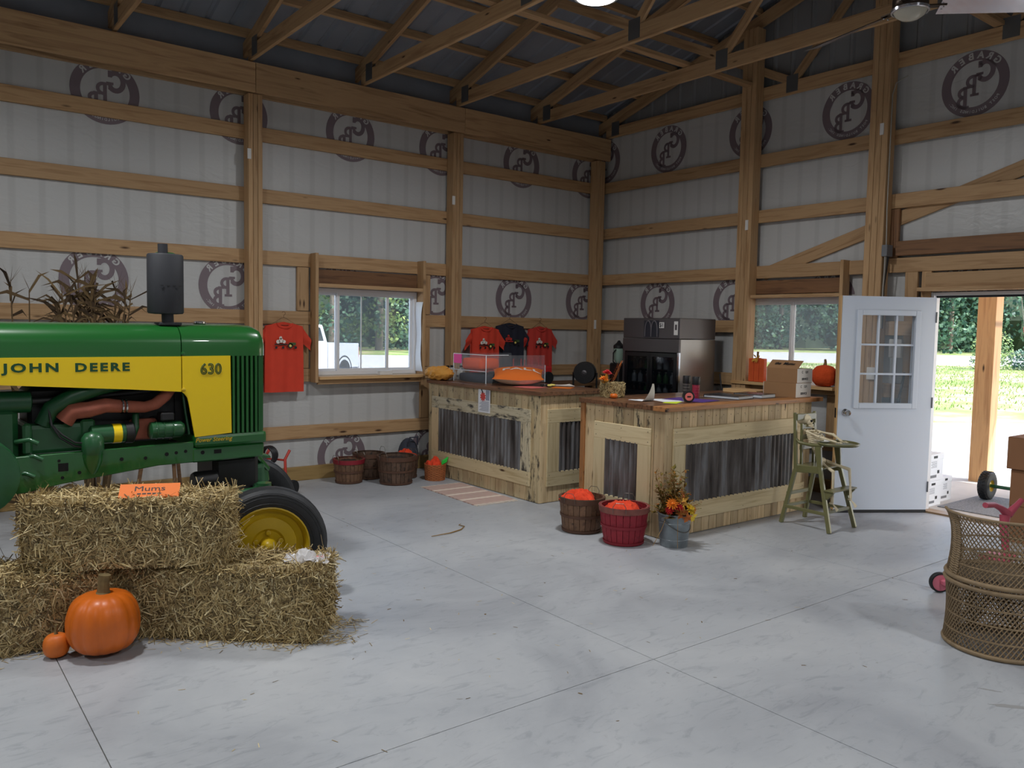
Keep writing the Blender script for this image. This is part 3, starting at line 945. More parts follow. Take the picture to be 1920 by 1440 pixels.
# pickup truck seen through the small window
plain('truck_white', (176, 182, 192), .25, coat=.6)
plain('truck_glass', (30, 36, 42), .08)
plain('truck_rim', (150, 152, 156), .3, .7)
plain('lamp_red', (170, 30, 34), .3)
ax = (dl(24.0, -9.2) - dl(31.2, -6.9)).normalized()
tr_ = raw('pickup_truck', None, None, Mx.Translation(dl(28.4, -6.25, GZ - .07)) @ Mx.Rotation(math.atan2(ax.y, ax.x), 4, 'Z'))
tag(tr_, 'white pickup truck parked outside the small window', 'truck')
prof = [(-.0, .55), (0, 1.32), (1.95, 1.34), (2.0, 1.36), (2.3, 1.92), (3.5, 1.95), (4.35, 1.4), (5.5, 1.25), (5.75, 1.0), (5.8, .5)]
bed = MB()
bed.prism([(0, .5), (0, 1.32), (2.0, 1.34), (2.0, .5)], -1, -.94, 'Y'); bed.prism([(0, .5), (0, 1.32), (2.0, 1.34), (2.0, .5)], .94, 1, 'Y')
bed.box(0, .06, -.94, .94, .55, 1.32); bed.box(.06, 2.0, -.94, .94, .55, .62)
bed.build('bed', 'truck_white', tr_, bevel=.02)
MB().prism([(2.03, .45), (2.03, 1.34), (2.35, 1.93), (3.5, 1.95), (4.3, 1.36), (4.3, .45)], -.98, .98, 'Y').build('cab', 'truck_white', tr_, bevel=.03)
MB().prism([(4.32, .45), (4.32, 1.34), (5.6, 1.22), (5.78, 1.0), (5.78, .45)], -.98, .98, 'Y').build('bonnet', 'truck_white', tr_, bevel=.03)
for s in (-1, 1):
    MB().prism([(2.3, 1.42), (2.52, 1.84), (3.1, 1.86), (3.1, 1.42)], s * .985, s * .99, 'Y').build('side_window', 'truck_glass', tr_)
    MB().prism([(3.16, 1.42), (3.16, 1.86), (3.48, 1.86), (4.05, 1.42)], s * .985, s * .99, 'Y').build('side_window', 'truck_glass', tr_)
    MB().box(3.0, 3.16, s * 1.0 - .01, s * 1.0 + .01, 1.22, 1.26).build('door_handle', 'truck_rim', tr_)
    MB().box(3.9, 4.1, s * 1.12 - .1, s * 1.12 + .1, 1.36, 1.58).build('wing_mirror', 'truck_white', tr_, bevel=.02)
    MB().box(-.02, .02, s * .93 - .05, s * .93 + .06, .85, 1.2).build('tail_lamp', 'lamp_red', tr_)
    for x in (1.0, 4.9):
        wh = MB().lathe([(.2, -.12), (.37, -.12), (.4, -.08), (.4, .08), (.37, .12), (.2, .12)], 24, axis='Y').xf(Mx.Translation((x, s * .9, .4))).build('wheel', 'rubber', tr_, smooth=40)
        MB().lathe([(.02, .02), (.2, .06), (.23, .125)], 16, axis='Y', cap=(True, False)).xf(Mx.Diagonal((1, s, 1, 1))).xf(Mx.Translation((x, s * .9, .4))).build('wheel_rim', 'truck_rim', wh)
        MB().lathe([(.46, 0), (.5, 0), (.5, .02), (.46, .02)], 20, axis='Y', a0=0, a1=math.pi).xf(Mx.Translation((x, s * 1.0 - .01, .42))).build('wheel_arch', 'black_plastic', tr_)
MB().box(-.12, 0, -.95, .95, .45, .65).build('rear_bumper', 'truck_rim', tr_, bevel=.02)

# ------------------------------------------------------------------ tractor
plain('tractor_green', (26, 92, 36), .28, coat=.7)
plain('cast_green', (34, 88, 50), .38, coat=.3, noise=.2, nscale=12)
plain('tractor_yellow', (242, 206, 14), .34, coat=.4)
plain('wheel_yellow', (206, 172, 26), .4, coat=.2, noise=.15)
plain('engine_black', (24, 24, 26), .5)
plain('muffler_black', (44, 45, 50), .65)
plain('rust_red', (156, 86, 66), .75, noise=.25, nscale=20)
plain('tyre', (40, 41, 44), .55, noise=.25, nscale=25)
plain('letter_green', (18, 72, 40), .4)
plain('dark_void', (10, 10, 11), .9)
PH = rad(3)
TR = raw('tractor', None, None, Mx.Translation((1.907, 5.30, 0)) @ Mx.Rotation(PH, 4, 'Z'))
tag(TR, 'green and yellow vintage farm tractor with a tall black muffler', 'tractor')
def sect(x, sc=1.0, zt=1.668, zb=1.473, hw=.25):
    pts = [(-1, 0), (-1, .42), (-.95, .66), (-.8, .86), (-.45, .98), (0, 1), (.45, .98), (.8, .86), (.95, .66), (1, .42), (1, 0)]
    return [(x, p * hw * sc, zb + q * (zt - zb)) for p, q in pts]
def loft(secs, closed_ends=True):
    mb = MB()
    n = len(secs[0])
    for s_ in secs: mb.v += [tuple(p) for p in s_]
    for i in range(len(secs) - 1):
        for k in range(n - 1):
            mb.f.append((i * n + k, i * n + k + 1, (i + 1) * n + k + 1, (i + 1) * n + k))
        mb.f.append((i * n + n - 1, i * n, (i + 1) * n, (i + 1) * n + n - 1))
    mb.f.append(tuple(range(n))[::-1]); mb.f.append(tuple((len(secs) - 1) * n + k for k in range(n)))
    return mb
loft([sect(-2.6, zt=1.652), sect(-.526, zt=1.668)]).build('rear_hood', 'tractor_green', TR, smooth=35)
loft([sect(-.520), sect(-.12), sect(-.05, .985, 1.664), sect(-.015, .95, 1.65), sect(.002, .88, 1.625)]).build('front_hood', 'tractor_green', TR, smooth=50)
for s in (-1, 1):
    a, c = sorted((s * .248, s * .258))
    MB().prism([(-2.6, 1.473), (-.527, 1.473), (-.527, 1.262), (-.8, 1.285), (-1.45, 1.33), (-2.6, 1.37)], a, c, 'Y').build('side_panel', 'tractor_yellow', TR)
    MB().prism([(-.521, 1.474), (-.230, 1.475), (-.224, .996), (-.449, .984), (-.482, 1.18), (-.492, 1.225), (-.508, 1.248), (-.521, 1.258)], a, c, 'Y').build('side_panel', 'tractor_yellow', TR)
    MB().lathe([(.012, 0), (.012, .006), (.004, .01)], 12, axis='Y').xf(Mx.Diagonal((1, s, 1, 1))).xf(Mx.Translation((-.515, s * .258, 1.275))).build('panel_bolt', 'wheel_yellow', TR)
    MB().lathe([(.012, 0), (.012, .006), (.004, .01)], 12, axis='Y').xf(Mx.Diagonal((1, s, 1, 1))).xf(Mx.Translation((-.515, s * .25, 1.49))).build('panel_bolt', 'tractor_green', TR)
lettering('maker_lettering', text_mesh('JOHN', .064, .0024, .0005, space=1.28, sx=1.36), 'letter_green', TR, face_m((-1.305, -.2592, 1.416), (1, 0, 0), (0, 0, 1)))
lettering('maker_lettering', text_mesh('DEERE', .064, .0024, .0005, space=1.28, sx=1.30), 'letter_green', TR, face_m((-.957, -.2592, 1.414), (1, 0, 0), (0, 0, 1)))
lettering('model_number', text_mesh('630', .092, 0, outline=.0028, space=1.05, sx=.92), 'letter_green', TR, face_m((-.35, -.2592, 1.392), (1, 0, 0), (0, 0, 1)))
# grille: dark core and separate green slats that wrap round the nose
MB().box(-.228, -.03, -.225, .225, .99, 1.473).build('grille_core', 'dark_void', TR)
for k in range(7):
    for s in (-1, 1):
        x = -.208 + k * .029
        MB().bar((x, s * (.242 if k < 6 else .225), .99), (x, s * (.242 if k < 6 else .225), 1.473), .014, .026, up=(0, 1, 0)).build('grille_slat', 'tractor_green', TR)
for k in range(13):
    y = -.205 + k * .0342
    MB().bar((-.012, y, .99), (-.012, y, 1.473), .026, .013, up=(0, 1, 0)).build('grille_slat', 'tractor_green', TR)
MB().box(-.45, .006, -.256, .256, .915, .992).build('nose_skirt', 'tractor_green', TR, bevel=.02, seg=2)
MB().prism([(-.46, .915), (-.005, .915), (-.012, .828), (-.46, .826)], -.246, .246, 'Y').build('front_casting', 'tractor_green', TR, bevel=.008)
lettering('trim_lettering', text_mesh('Power Steering', .036, .0004, .0005, space=1.0, shear=.25), 'wheel_yellow', TR, face_m((-.335, -.2572, .962), (1, 0, 0), (0, 0, 1)))
MB().lathe([(.001, 0), (.012, 0), (.012, .002)], 12, axis='Y').xf(Mx.Translation((-.40, -.2475, .885))).build('bolt_hole', 'dark_void', TR)
MB().box(-.33, -.285, -.2478, -.246, .872, .896).build('slot_hole', 'dark_void', TR)
for s in (-1, 1):
    a, c = sorted((s * .205, s * .24))
    MB().prism([(-.45, .955), (-1.22, .945), (-2.4, .93), (-2.4, .70), (-1.35, .745), (-1.164, .775), (-.656, .828), (-.45, .828)], a, c, 'Y').build('frame_rail', 'tractor_green', TR, bevel=.004)
for x, z, r in ((-.86, .885, .011), (-.73, .88, .010), (-.61, .892, .012), (-.555, .896, .010), (-.50, .90, .010), (-1.08, .83, .010), (-1.165, .81, .009), (-1.18, .905, .008)):
    MB().lathe([(.001, 0), (r, 0), (r, -.0015)], 12, axis='Y').xf(Mx.Translation((x, -.2405, z))).build('bolt_hole', 'dark_void', TR)
MB().box(-1.185, -1.135, -.2415, -.24, .845, .89).build('slot_hole', 'dark_void', TR)
# engine bay
MB().box(-1.30, -.50, -.10, .16, .96, 1.30).build('engine_block', 'engine_black', TR, bevel=.02)
MB().box(-1.32, -1.02, -.19, .19, .94, 1.105).build('crankcase', 'cast_green', TR, bevel=.025, seg=2)
MB().box(-1.06, -.985, -.20, .18, .95, 1.12).build('crankcase_flange', 'cast_green', TR, bevel=.012)
MB().box(-1.345, -1.30, -.215, .2, .945, 1.115).build('crankcase_flange', 'cast_green', TR, bevel=.012)
MB().lathe([(.05, -.06), (.06, -.02), (.058, .03), (.04, .06), (.002, .07)], 20).xf(Mx.Translation((-1.01, -.235, .985))).build('governor_dome', 'cast_green', TR, smooth=50)
MB().lathe([(.058, 0), (.05, -.05), (.03, -.10), (.015, -.12)], 16).xf(Mx.Translation((-1.01, -.225, .93))).build('sump_boss', 'tractor_green', TR, smooth=50)
MB().lathe([(.04, -.1), (.055, -.09), (.055, .09), (.04, .1)], 20, axis='X').xf(Mx.Translation((-.92, -.19, 1.03))).build('oil_filter', 'cast_green', TR, smooth=40)
MB().lathe([(.0565, -.018), (.0565, .028)], 20, axis='X', cap=(False, False)).xf(Mx.Translation((-.88, -.19, 1.03))).build('filter_band', 'tractor_yellow', TR, smooth=40)
MB().lathe([(.06, -.02), (.062, .02), (.05, .03)], 20, axis='X').xf(Mx.Translation((-.81, -.19, 1.03))).build('filter_end', 'engine_black', TR, smooth=40)
MB().tube([(-1.14, -.18, 1.115), (-1.1, -.19, 1.17), (-1.02, -.20, 1.175), (-.93, -.2, 1.195), (-.84, -.2, 1.185), (-.72, -.2, 1.175), (-.66, -.2, 1.19), (-.60, -.19, 1.235), (-.56, -.18, 1.28)], [.05, .05, .045, .042, .036, .033, .034, .034, .03], 14).build('exhaust_manifold', 'rust_red', TR, smooth=60)
for x in (-.845, -.825):
    MB().lathe([(.040, -.006), (.044, -.004), (.044, .004), (.040, .006)], 16, axis='X', cap=(False, False)).xf(Mx.Translation((x, -.2, 1.186))).build('hose_clamp', 'chrome', TR)
MB().box(-.78, -.64, -.17, -.10, .98, 1.10).build('valve_cover', 'rust_red', TR, bevel=.01)
MB().lathe([(.03, -.1), (.05, -.09), (.05, .08), (.034, .1)], 20, axis='X').xf(Mx.Translation((-.60, -.205, 1.035))).build('starter_motor', 'cast_green', TR, smooth=40)
for x in (-.66, -.62, -.57):
    MB().lathe([(.0515, -.004), (.0545, 0), (.0515, .004)], 16, axis='X', cap=(False, False)).xf(Mx.Translation((x, -.205, 1.035))).build('starter_band', 'cast_green', TR)
MB().box(-.64, -.56, -.24, -.16, 1.09, 1.14).build('regulator', 'engine_black', TR, bevel=.008)
MB().tube([(-1.24, -.16, 1.10), (-1.2, -.17, 1.19), (-1.1, -.18, 1.25), (-.95, -.18, 1.30), (-.8, -.17, 1.33)], .045, 12).build('intake_pipe', 'letter_green', TR, smooth=60)
MB().lathe([(.035, -.13), (.06, -.12), (.06, .12), (.035, .13)], 18, axis='X').xf(Mx.Translation((-1.42, -.15, 1.23))).build('air_cleaner', 'letter_green', TR, smooth=40)
MB().tube([(-1.36, -.15, 1.23), (-1.1, -.15, 1.235), (-.62, -.13, 1.27)], .018, 8).build('fuel_pipe', 'engine_black', TR, smooth=60)
MB().tube([(-1.22, -.2, 1.2), (-1.21, -.23, 1.1), (-1.17, -.235, 1.03), (-1.1, -.24, .98), (-1.04, -.24, .965)], .006, 6).build('cable', 'engine_black', TR)
MB().tube([(-1.22, -.2, 1.12), (-1.16, -.24, 1.045), (-1.1, -.245, 1.0), (-1.03, -.245, .99)], .005, 6).build('cable', 'engine_black', TR)
MB().tube([(-.50, -.2, 1.25), (-.49, -.22, 1.12), (-.47, -.22, 1.0)], .008, 6).build('cable', 'letter_green', TR)
MB().box(-.52, -.42, -.12, .2, .99, 1.46).build('radiator_core', 'engine_black', TR)
MB().tube([(-.76, -.16, 1.14), (-.77, -.2, 1.06), (-.8, -.2, .98)], .02, 8).build('radiator_hose', 'letter_green', TR, smooth=60)
MB().box(-2.4, -1.36, -.2, .2, .74, 1.2).build('transmission', 'cast_green', TR, bevel=.03)
MB().lathe([(.001, -.12), (.06, -.12), (.08, -.08), (.20, -.07), (.21, -.02), (.21, .04)], 28, axis='Y', cap=(True, False)).xf(Mx.Translation((-1.58, -.26, .86))).build('clutch_pulley', 'cast_green', TR, smooth=40)
for x, z in ((-1.38, 1.02), (-1.36, .93), (-1.4, .84)):
    MB().tube([(x, -.2, z), (x + .06, -.24, z + .012), (x + .1, -.25, z - .01)], .012, 8).build('linkage', 'cast_green', TR, smooth=60)
# muffler
MB().box(-.622, -.492, -.175, -.065, 1.655, 1.672).build('muffler_flange', 'muffler_black', TR, bevel=.004)
MB().tube([(-.557, -.12, 1.66), (-.559, -.12, 1.74)], .034, 16).build('muffler_neck', 'muffler_black', TR, smooth=40)
mb = MB().lathe([(.06, 0), (.098, .004), (.104, .012), (.104, .348), (.098, .357), (.05, .362)], 28)
mb.xf(Mx.Diagonal((1, .8, 1, 1))).xf(Mx.Translation((-.569, -.12, 1.722))).build('muffler', 'muffler_black', TR, smooth=40)
for k in range(4):
    MB().box(-.622 + k * .035, -.605 + k * .035, -.2045, -.200, 1.888, 1.892).build('muffler_dimple', 'engine_black', TR)
MB().tube([(-.582, -.12, 2.075), (-.583, -.12, 2.14)], .028, 16).build('exhaust_pipe', 'muffler_black', TR, smooth=40)
MB().lathe([(.06, 0), (.062, .006), (.05, .014)], 20).xf(Mx.Translation((-.557, -.08, 2.078))).build('rain_cap', 'tractor_green', TR, smooth=40)
MB().lathe([(.032, 0), (.038, .005), (.038, .014), (.02, .02)], 20).xf(Mx.Translation((-.34, -.04, 1.666))).build('radiator_cap', 'chrome', TR, smooth=40)
# front axle, spindles, wheels
Ti = TR.matrix_basis.inverted()
WN, WF = Ti @ V((1.80, 4.70, .35)), Ti @ V((2.09, 5.86, .35))
ctr = (WN + WF) / 2
MB().box(-.30, .0, -.16, .16, .60, .835).build('axle_pedestal', 'engine_black', TR, bevel=.03)
MB().box(-.14, .06, -.12, .10, .56, .76).build('axle_casting', 'cast_green', TR, bevel=.03, seg=2)
ad_ = (WF - WN).normalized()
a0, a1 = WN + ad_ * .19 + V((0, 0, .24)), WF - ad_ * .19 + V((0, 0, .24))
MB().bar(a0, a1, .085, .10).build('axle_beam', 'cast_green', TR, bevel=.01)
for q in (a0, a1):
    MB().tube([q + V((0, 0, .10)), q + V((0, 0, -.02)), q + V((0, 0, -.22)), q + V((0, 0, -.28))], [.045, .05, .04, .04], 14).build('spindle', 'cast_green', TR, smooth=50)
    MB().bar(q + V((0, 0, .06)), q + V((-.22, 0, .05)), .05, .035).build('steering_arm', 'cast_green', TR, bevel=.006)
MB().tube([a0 + V((-.2, 0, .05)), a1 + V((-.2, 0, .05))], .016, 8).build('tie_rod', 'cast_green', TR)
MB().lathe([(.05, -.08), (.06, -.06), (.06, .06), (.03, .08)], 16, axis='X').xf(Mx.Translation((-.36, -.18, .70))).build('steering_motor', 'engine_black', TR, smooth=40)
MB().bar((-.02, -.10, .82), (.10, -.02, .70), .07, .03).build('hitch_plate', 'tractor_green', TR, bevel=.006)
MB().prism([(-.02, .80), (.10, .795), (.22, .76), (.24, .735), (.10, .74), (-.02, .70)], .18, .42, 'Y').build('front_bracket', 'tractor_green', TR, bevel=.01)
MB().prism([(-.06, .74), (.04, .735), (.11, .70), (.12, .62), (.03, .60), (-.06, .66)], -.05, .14, 'Y').build('front_bracket', 'tractor_green', TR, bevel=.01)
def front_wheel(c, yaw, out):
    m_ = Mx.Translation(c) @ Mx.Rotation(yaw, 4, 'Z') @ Mx.Diagonal((1, out, 1, 1))
    prof = [(.225, -.065), (.25, -.078), (.29, -.084), (.325, -.078), (.343, -.062), (.345, -.045), (.336, -.040), (.336, -.032), (.350, -.026), (.351, .0), (.350, .026), (.336, .032), (.336, .040), (.345, .045), (.343, .062), (.325, .078), (.29, .084), (.25, .078), (.225, .065)]
    ty = MB().lathe(prof, 48, axis='Y', cap=(False, False)).xf(m_).build('tyre', 'tyre', TR, smooth=30)
    for r0 in (.262, .30, .318):
        MB().lathe([(r0 - .003, -.0805), (r0, -.0865 + abs(r0 - .29) * .12), (r0 + .003, -.0805)], 40, axis='Y', cap=(False, False)).xf(m_).build('sidewall_ring', 'tyre', ty)
    rim = MB().lathe([(.236, -.068), (.240, -.075), (.232, -.078), (.224, -.066), (.212, -.045), (.205, -.02), (.17, -.012), (.165, -.02), (.10, -.03), (.085, -.018), (.05, -.016)], 40, axis='Y', cap=(False, False)).xf(m_).build('wheel_rim', 'wheel_yellow', TR, smooth=35)
    MB().lathe([(.17, -.008), (.05, -.012), (.001, -.012)], 32, axis='Y', cap=(False, False)).xf(m_).build('wheel_disc', 'wheel_yellow', rim)
    MB().lathe([(.001, -.10), (.02, -.098), (.034, -.085), (.045, -.06), (.05, -.03), (.055, -.01)], 24, axis='Y', cap=(True, False)).xf(m_).build('hub_cap', 'wheel_yellow', rim, smooth=40)
    for k in range(5):
        t_ = rad(90 + 72 * k)
        MB().lathe([(.010, -.036), (.016, -.034), (.016, -.02)], 10, axis='Y', cap=(True, False)).xf(Mx.Translation((.075 * math.cos(t_), 0, .075 * math.sin(t_)))).xf(m_).build('wheel_bolt', 'wheel_yellow', rim)
    MB().tube([m_ @ V((0, .0, 0)), m_ @ V((0, .22, 0))], .03, 12).build('hub_spindle', 'cast_green', TR)
front_wheel(WN, rad(-16) - PH, 1)
front_wheel(WF, rad(-16) - PH, -1)

# ------------------------------------------------------------------ straw bales
island('straw', [(0, (92, 78, 54)), (.25, (144, 122, 82)), (.55, (186, 162, 112)), (.85, (214, 194, 144)), (1, (232, 216, 172))], .55)
plain('straw_core', (74, 60, 38), 1.0, noise=.5, nscale=40)
def strands(mb, n, pick, rr, lmin, lmax, wmin, wmax):
    for i in range(n):
        p, nrm, d = pick()
        L_ = rr.uniform(lmin, lmax)
        wv = rr.uniform(wmin, wmax)
        d = d.normalized()
        side = d.cross(nrm).normalized()
        side = (side + nrm * rr.uniform(-.7, .7)).normalized() * wv
        lift = nrm * rr.uniform(0, .22) * L_
        bend = side.normalized() * rr.uniform(-.12, .12) * L_
        a, b_, c = p - d * L_ / 2, p + nrm * .006 + bend + lift * .4, p + d * L_ / 2 + lift
        mb.add([a - side, a + side, b_ - side, b_ + side, c - side, c + side], [(0, 1, 3, 2), (2, 3, 5, 4)])
def bale(name, label, base_mid, ang, L_, D_, H_, z0, seed, dens=1.0, faces='top front left right back', grp='straw bales by the tractor', lmin=.04, lmax=.17, w0=.0014, w1=.0034):
    rr = random.Random(seed)
    t = raw(name, None, None, Mx.Translation((base_mid[0], base_mid[1], z0)) @ Mx.Rotation(ang, 4, 'Z'))
    tag(t, label, 'bale', grp)
    e = .012 * H_ / .36
    mb = MB()                                    # lumpy core
    def f(u, v, w_):
        return ((u - .5) * (L_ - 2 * e), v * (D_ - 2 * e) + e, w_ * (H_ - e) + .002)
    mb.box(-L_ / 2 + e, L_ / 2 - e, e, D_ - e, .001, H_ - e)
    core = mb.build('bale_core', 'straw_core', t, bevel=.03 * H_ / .36, seg=2)
    st = MB()
    def pk(face):
        def go():
            jit = rr.uniform(-.35, 1) * e
            rnd = V((rr.gauss(0, 1), rr.gauss(0, 1), rr.gauss(0, 1)))
            if face == 'top':
                return V((rr.uniform(-.5, .5) * L_, rr.uniform(0, D_), H_ - e + jit)), V((0, 0, 1)), V((rnd.x, rnd.y * .7, rnd.z * .1))
            if face == 'front':
                z = rr.uniform(.01, H_)
                return V((rr.uniform(-.5, .5) * L_, e - jit, z)), V((0, -1, 0)), V((rnd.x * .75, rnd.y * .15, rnd.z * 1.0))
            if face == 'back':
                return V((rr.uniform(-.5, .5) * L_, D_ - e + jit, rr.uniform(.01, H_))), V((0, 1, 0)), V((rnd.x * .75, rnd.y * .15, rnd.z))
            s = -1 if face == 'left' else 1
            return V((s * (L_ / 2 - e + jit), rr.uniform(0, D_), rr.uniform(.01, H_))), V((s, 0, 0)), V((rnd.x * .2, rnd.y * .6, rnd.z))
        return go
    k = dens * L_ * H_ / (1.0 * .36)
    for fc, n in (('top', 5200), ('front', 6200), ('right', 2600), ('left', 2000), ('back', 1500)):
        if fc in faces:
            strands(st, int(n * k), pk(fc), rr, lmin, lmax if fc != 'front' else lmax * .75, w0, w1)
    # stray stalks sticking out
    for i in range(int(70 * dens)):
        fc = rr.choice(['top', 'front', 'right', 'left'])
        p, nrm, d = pk(fc)()
        d = (d.normalized() * .7 + nrm * rr.uniform(.2, .9)).normalized()
        q = p + d * rr.uniform(.06, .15) * (lmax / .17)
        if q.z < .01: q.z = .01
        sd = d.orthogonal().normalized() * w1 * .8
        st.add([p - sd, p + sd, q + sd * .6, q - sd * .6], [(0, 1, 2, 3)])
    for i in range(len(st.v)):
        if st.v[i][2] < .002:
            st.v[i] = (st.v[i][0], st.v[i][1], .002)
    s_ = st.build('loose_straw', 'straw', t)
    s_['kind'] = 'stuff'
    return t
def mid(a, c): return ((a[0] + c[0]) / 2, (a[1] + c[1]) / 2)
bale('straw_bale', 'lower straw bale with a plastic bag lying on its end', mid((.957, 4.60), (1.74, 3.916)), math.atan2(-.658, .753), 1.04, .38, .375, 0, 1)
bale('straw_bale', 'lower straw bale at the picture edge behind the pumpkins', mid((-.07, 4.65), (.93, 4.60)), math.atan2(-.05, 1.0), 1.0, .38, .375, 0, 2)
bale('straw_bale', 'upper straw bale carrying the orange sign', mid((.53, 4.72), (1.385, 4.265)), math.atan2(-.455, .855), .97, .38, .335, .392, 3)
# straw litter on the floor
rr = random.Random(9)
st = MB()
for i in range(900):
    if i < 420:
        u = rr.random(); p = V((.98 + .76 * u, 4.58 - .663 * u, 0)) + V((-.64, -.77, 0)) * rr.gauss(0, .05)
    elif i < 620:
        u = rr.random(); p = V((1.75 + .25 * u, 3.92 + .29 * u, 0)) + V((.77, -.64, 0)) * abs(rr.gauss(0, .10))
    elif i < 760:
        p = V((rr.uniform(-.1, .9), 4.58 + rr.gauss(0, .05), 0))
    else:
        p = V((rr.uniform(.8, 5.5), rr.uniform(2.6, 6.5), 0))
    d = V((rr.gauss(0, 1), rr.gauss(0, 1), 0)).normalized() * rr.uniform(.008, .05 if i < 760 else .018)
    s_ = V((-d.y, d.x, 0)).normalized() * .0018
    z = rr.uniform(.001, .008 if i < 760 else .002)
    st.add([p - d - s_ + V((0, 0, .0012)), p - d + s_ + V((0, 0, .0012)), p + d + s_ + V((0, 0, z)), p + d - s_ + V((0, 0, z))], [(0, 1, 2, 3)])
tag(st.build('straw_litter', 'straw'), 'scattered loose straw bits on the concrete floor', 'straw', kind='stuff')
# orange paper sign, folded, on the upper bale
plain('sign_orange', (236, 118, 30), .6)
SGM = face_m((1.11, 4.60, .768), (.9, -.36, 0), (.30, .75, .58))
sg = raw('sign', None, None, SGM)
tag(sg, 'orange paper sign reading Mums lying on the upper bale', 'sign')
MB().box(-.15, .15, -.05, .05, 0, .002).build('sheet', 'sign_orange', sg)
MB().prism([(-.05, 0), (-.05, .002), (-.058, -.024), (-.06, -.024)], -.15, .15, 'X').build('folded_edge', 'sign_orange', sg)
lettering('sign_lettering', text_mesh('Mums', .05, 0, .0004, sx=1.3), 'ink', sg, Mx.Translation((0, .012, .003)))
for k in range(5):
    MB().box(-.06 + k * .025, -.041 + k * .025, -.028, -.019, .002, .003).build('printed_word', 'ink', sg)
# pumpkins
plain('pumpkin_skin', (214, 104, 18), .42, noise=.18, nscale=7, coat=.15)
plain('pumpkin_skin_small', (216, 112, 34), .5, noise=.12, nscale=20)
plain('pumpkin_stem', (122, 104, 66), .8, noise=.4, nscale=30)
def pumpkin(lab, loc, r, h, lobes, stem_h, stem_r, mat='pumpkin_skin', cat='pumpkin', depth=.055, rot=0):
    t = raw('pumpkin', None, None, Mx.Translation(V(loc)) @ Mx.Rotation(rot, 4, 'Z'))
    tag(t, lab, cat)
    prof = []
    for i in range(23):
        a = -math.pi / 2 + math.pi * i / 22
        c = math.cos(a)
        prof.append((max(.002, r * (c ** .62 if c > 0 else 0)), h * (.5 + .5 * math.sin(a) * (1 - .10 * (1 - c)))))
    MB().lathe(prof, lobes * 6, wob=lambda t_, z: 1 - depth * (1 - abs(math.sin(t_ * lobes / 2)) ** .5) - .02 * math.sin(t_ * 3 + z * 9)).build('flesh', mat, t, smooth=60)
    MB().tube([(0, 0, h * .9), (.0, 0, h * .97), (stem_r * .1, 0, h + stem_h * .6), (stem_r * .25, 0, h + stem_h)], [stem_r * 1.7, stem_r * 1.1, stem_r * .95, stem_r * 1.1], 10).build('stem', 'pumpkin_stem', t, smooth=25)
    return t
pumpkin('large orange pumpkin with a thick stub stem in front of the bales', (.84, 4.415, 0), .172, .325, 13, .075, .028)
pumpkin('small orange pumpkin beside the large one', (.637, 4.485, 0), .060, .125, 9, .04, .008, 'pumpkin_skin_small', depth=.02)
# plastic bag on the bale
m = see_through('thin_plastic', (236, 234, 236), .30, .25)
plain('print_pink', (222, 130, 132), .5)
rr = random.Random(4)
hts = [[max(0, .055 * math.exp(-((i - 6) / 3.6) ** 2 - ((j - 4) / 2.4) ** 2) + rr.uniform(-.018, .022)) for i in range(14)] for j in range(10)]
bg_ = raw('plastic_bag', None, None, Mx.Translation((1.80, 4.14, .385)) @ Mx.Rotation(rad(-28), 4, 'Z'))
tag(bg_, 'crumpled clear plastic bag with pink print on the lower bale', 'bag')
MB().grid(lambda u, v: ((u - .5) * .24 + .01 * math.sin(v * 9), (v - .5) * .15 + .012 * math.sin(u * 11), hts[int(v * 9)][int(u * 13)] + .004), 13, 9).build('film', 'thin_plastic', bg_)
for x in (.055, .085):
    MB().grid(lambda u, v: (x - .014 + .028 * u, -.03 + .03 * v + .3 * (x - .05), hts[4][9] * .6 + .012 + .006 * math.sin(u * 5 + v * 4)), 3, 3).build('bag_print', 'print_pink', bg_)

# ------------------------------------------------------------------ counters
m, nt, b = mat_new('old_tin')              # weathered corrugated tin: grey with rust-brown streaks
tc = N(nt, 'ShaderNodeTexCoord')
mp = N(nt, 'ShaderNodeMapping'); mp.inputs['Scale'].default_value = (9, 9, 1.2)
nt.links.new(tc.outputs['Object'], mp.inputs[0])
nz = N(nt, 'ShaderNodeTexNoise'); nz.inputs['Scale'].default_value = 1.3; nz.inputs['Detail'].default_value = 7
nt.links.new(mp.outputs[0], nz.inputs['Vector'])
rp = ramp(nt, [(.3, lin(54, 48, 45)), (.48, lin(104, 98, 95)), (.6, lin(138, 138, 140)), (.75, lin(92, 80, 73))])
nt.links.new(nz.outputs[0], rp.inputs[0]); nt.links.new(rp.outputs[0], b.inputs['Base Color'])
b.inputs['Roughness'].default_value = .45; b.inputs['Metallic'].default_value = .6
plain('light_block_core', (60, 48, 34), .9)
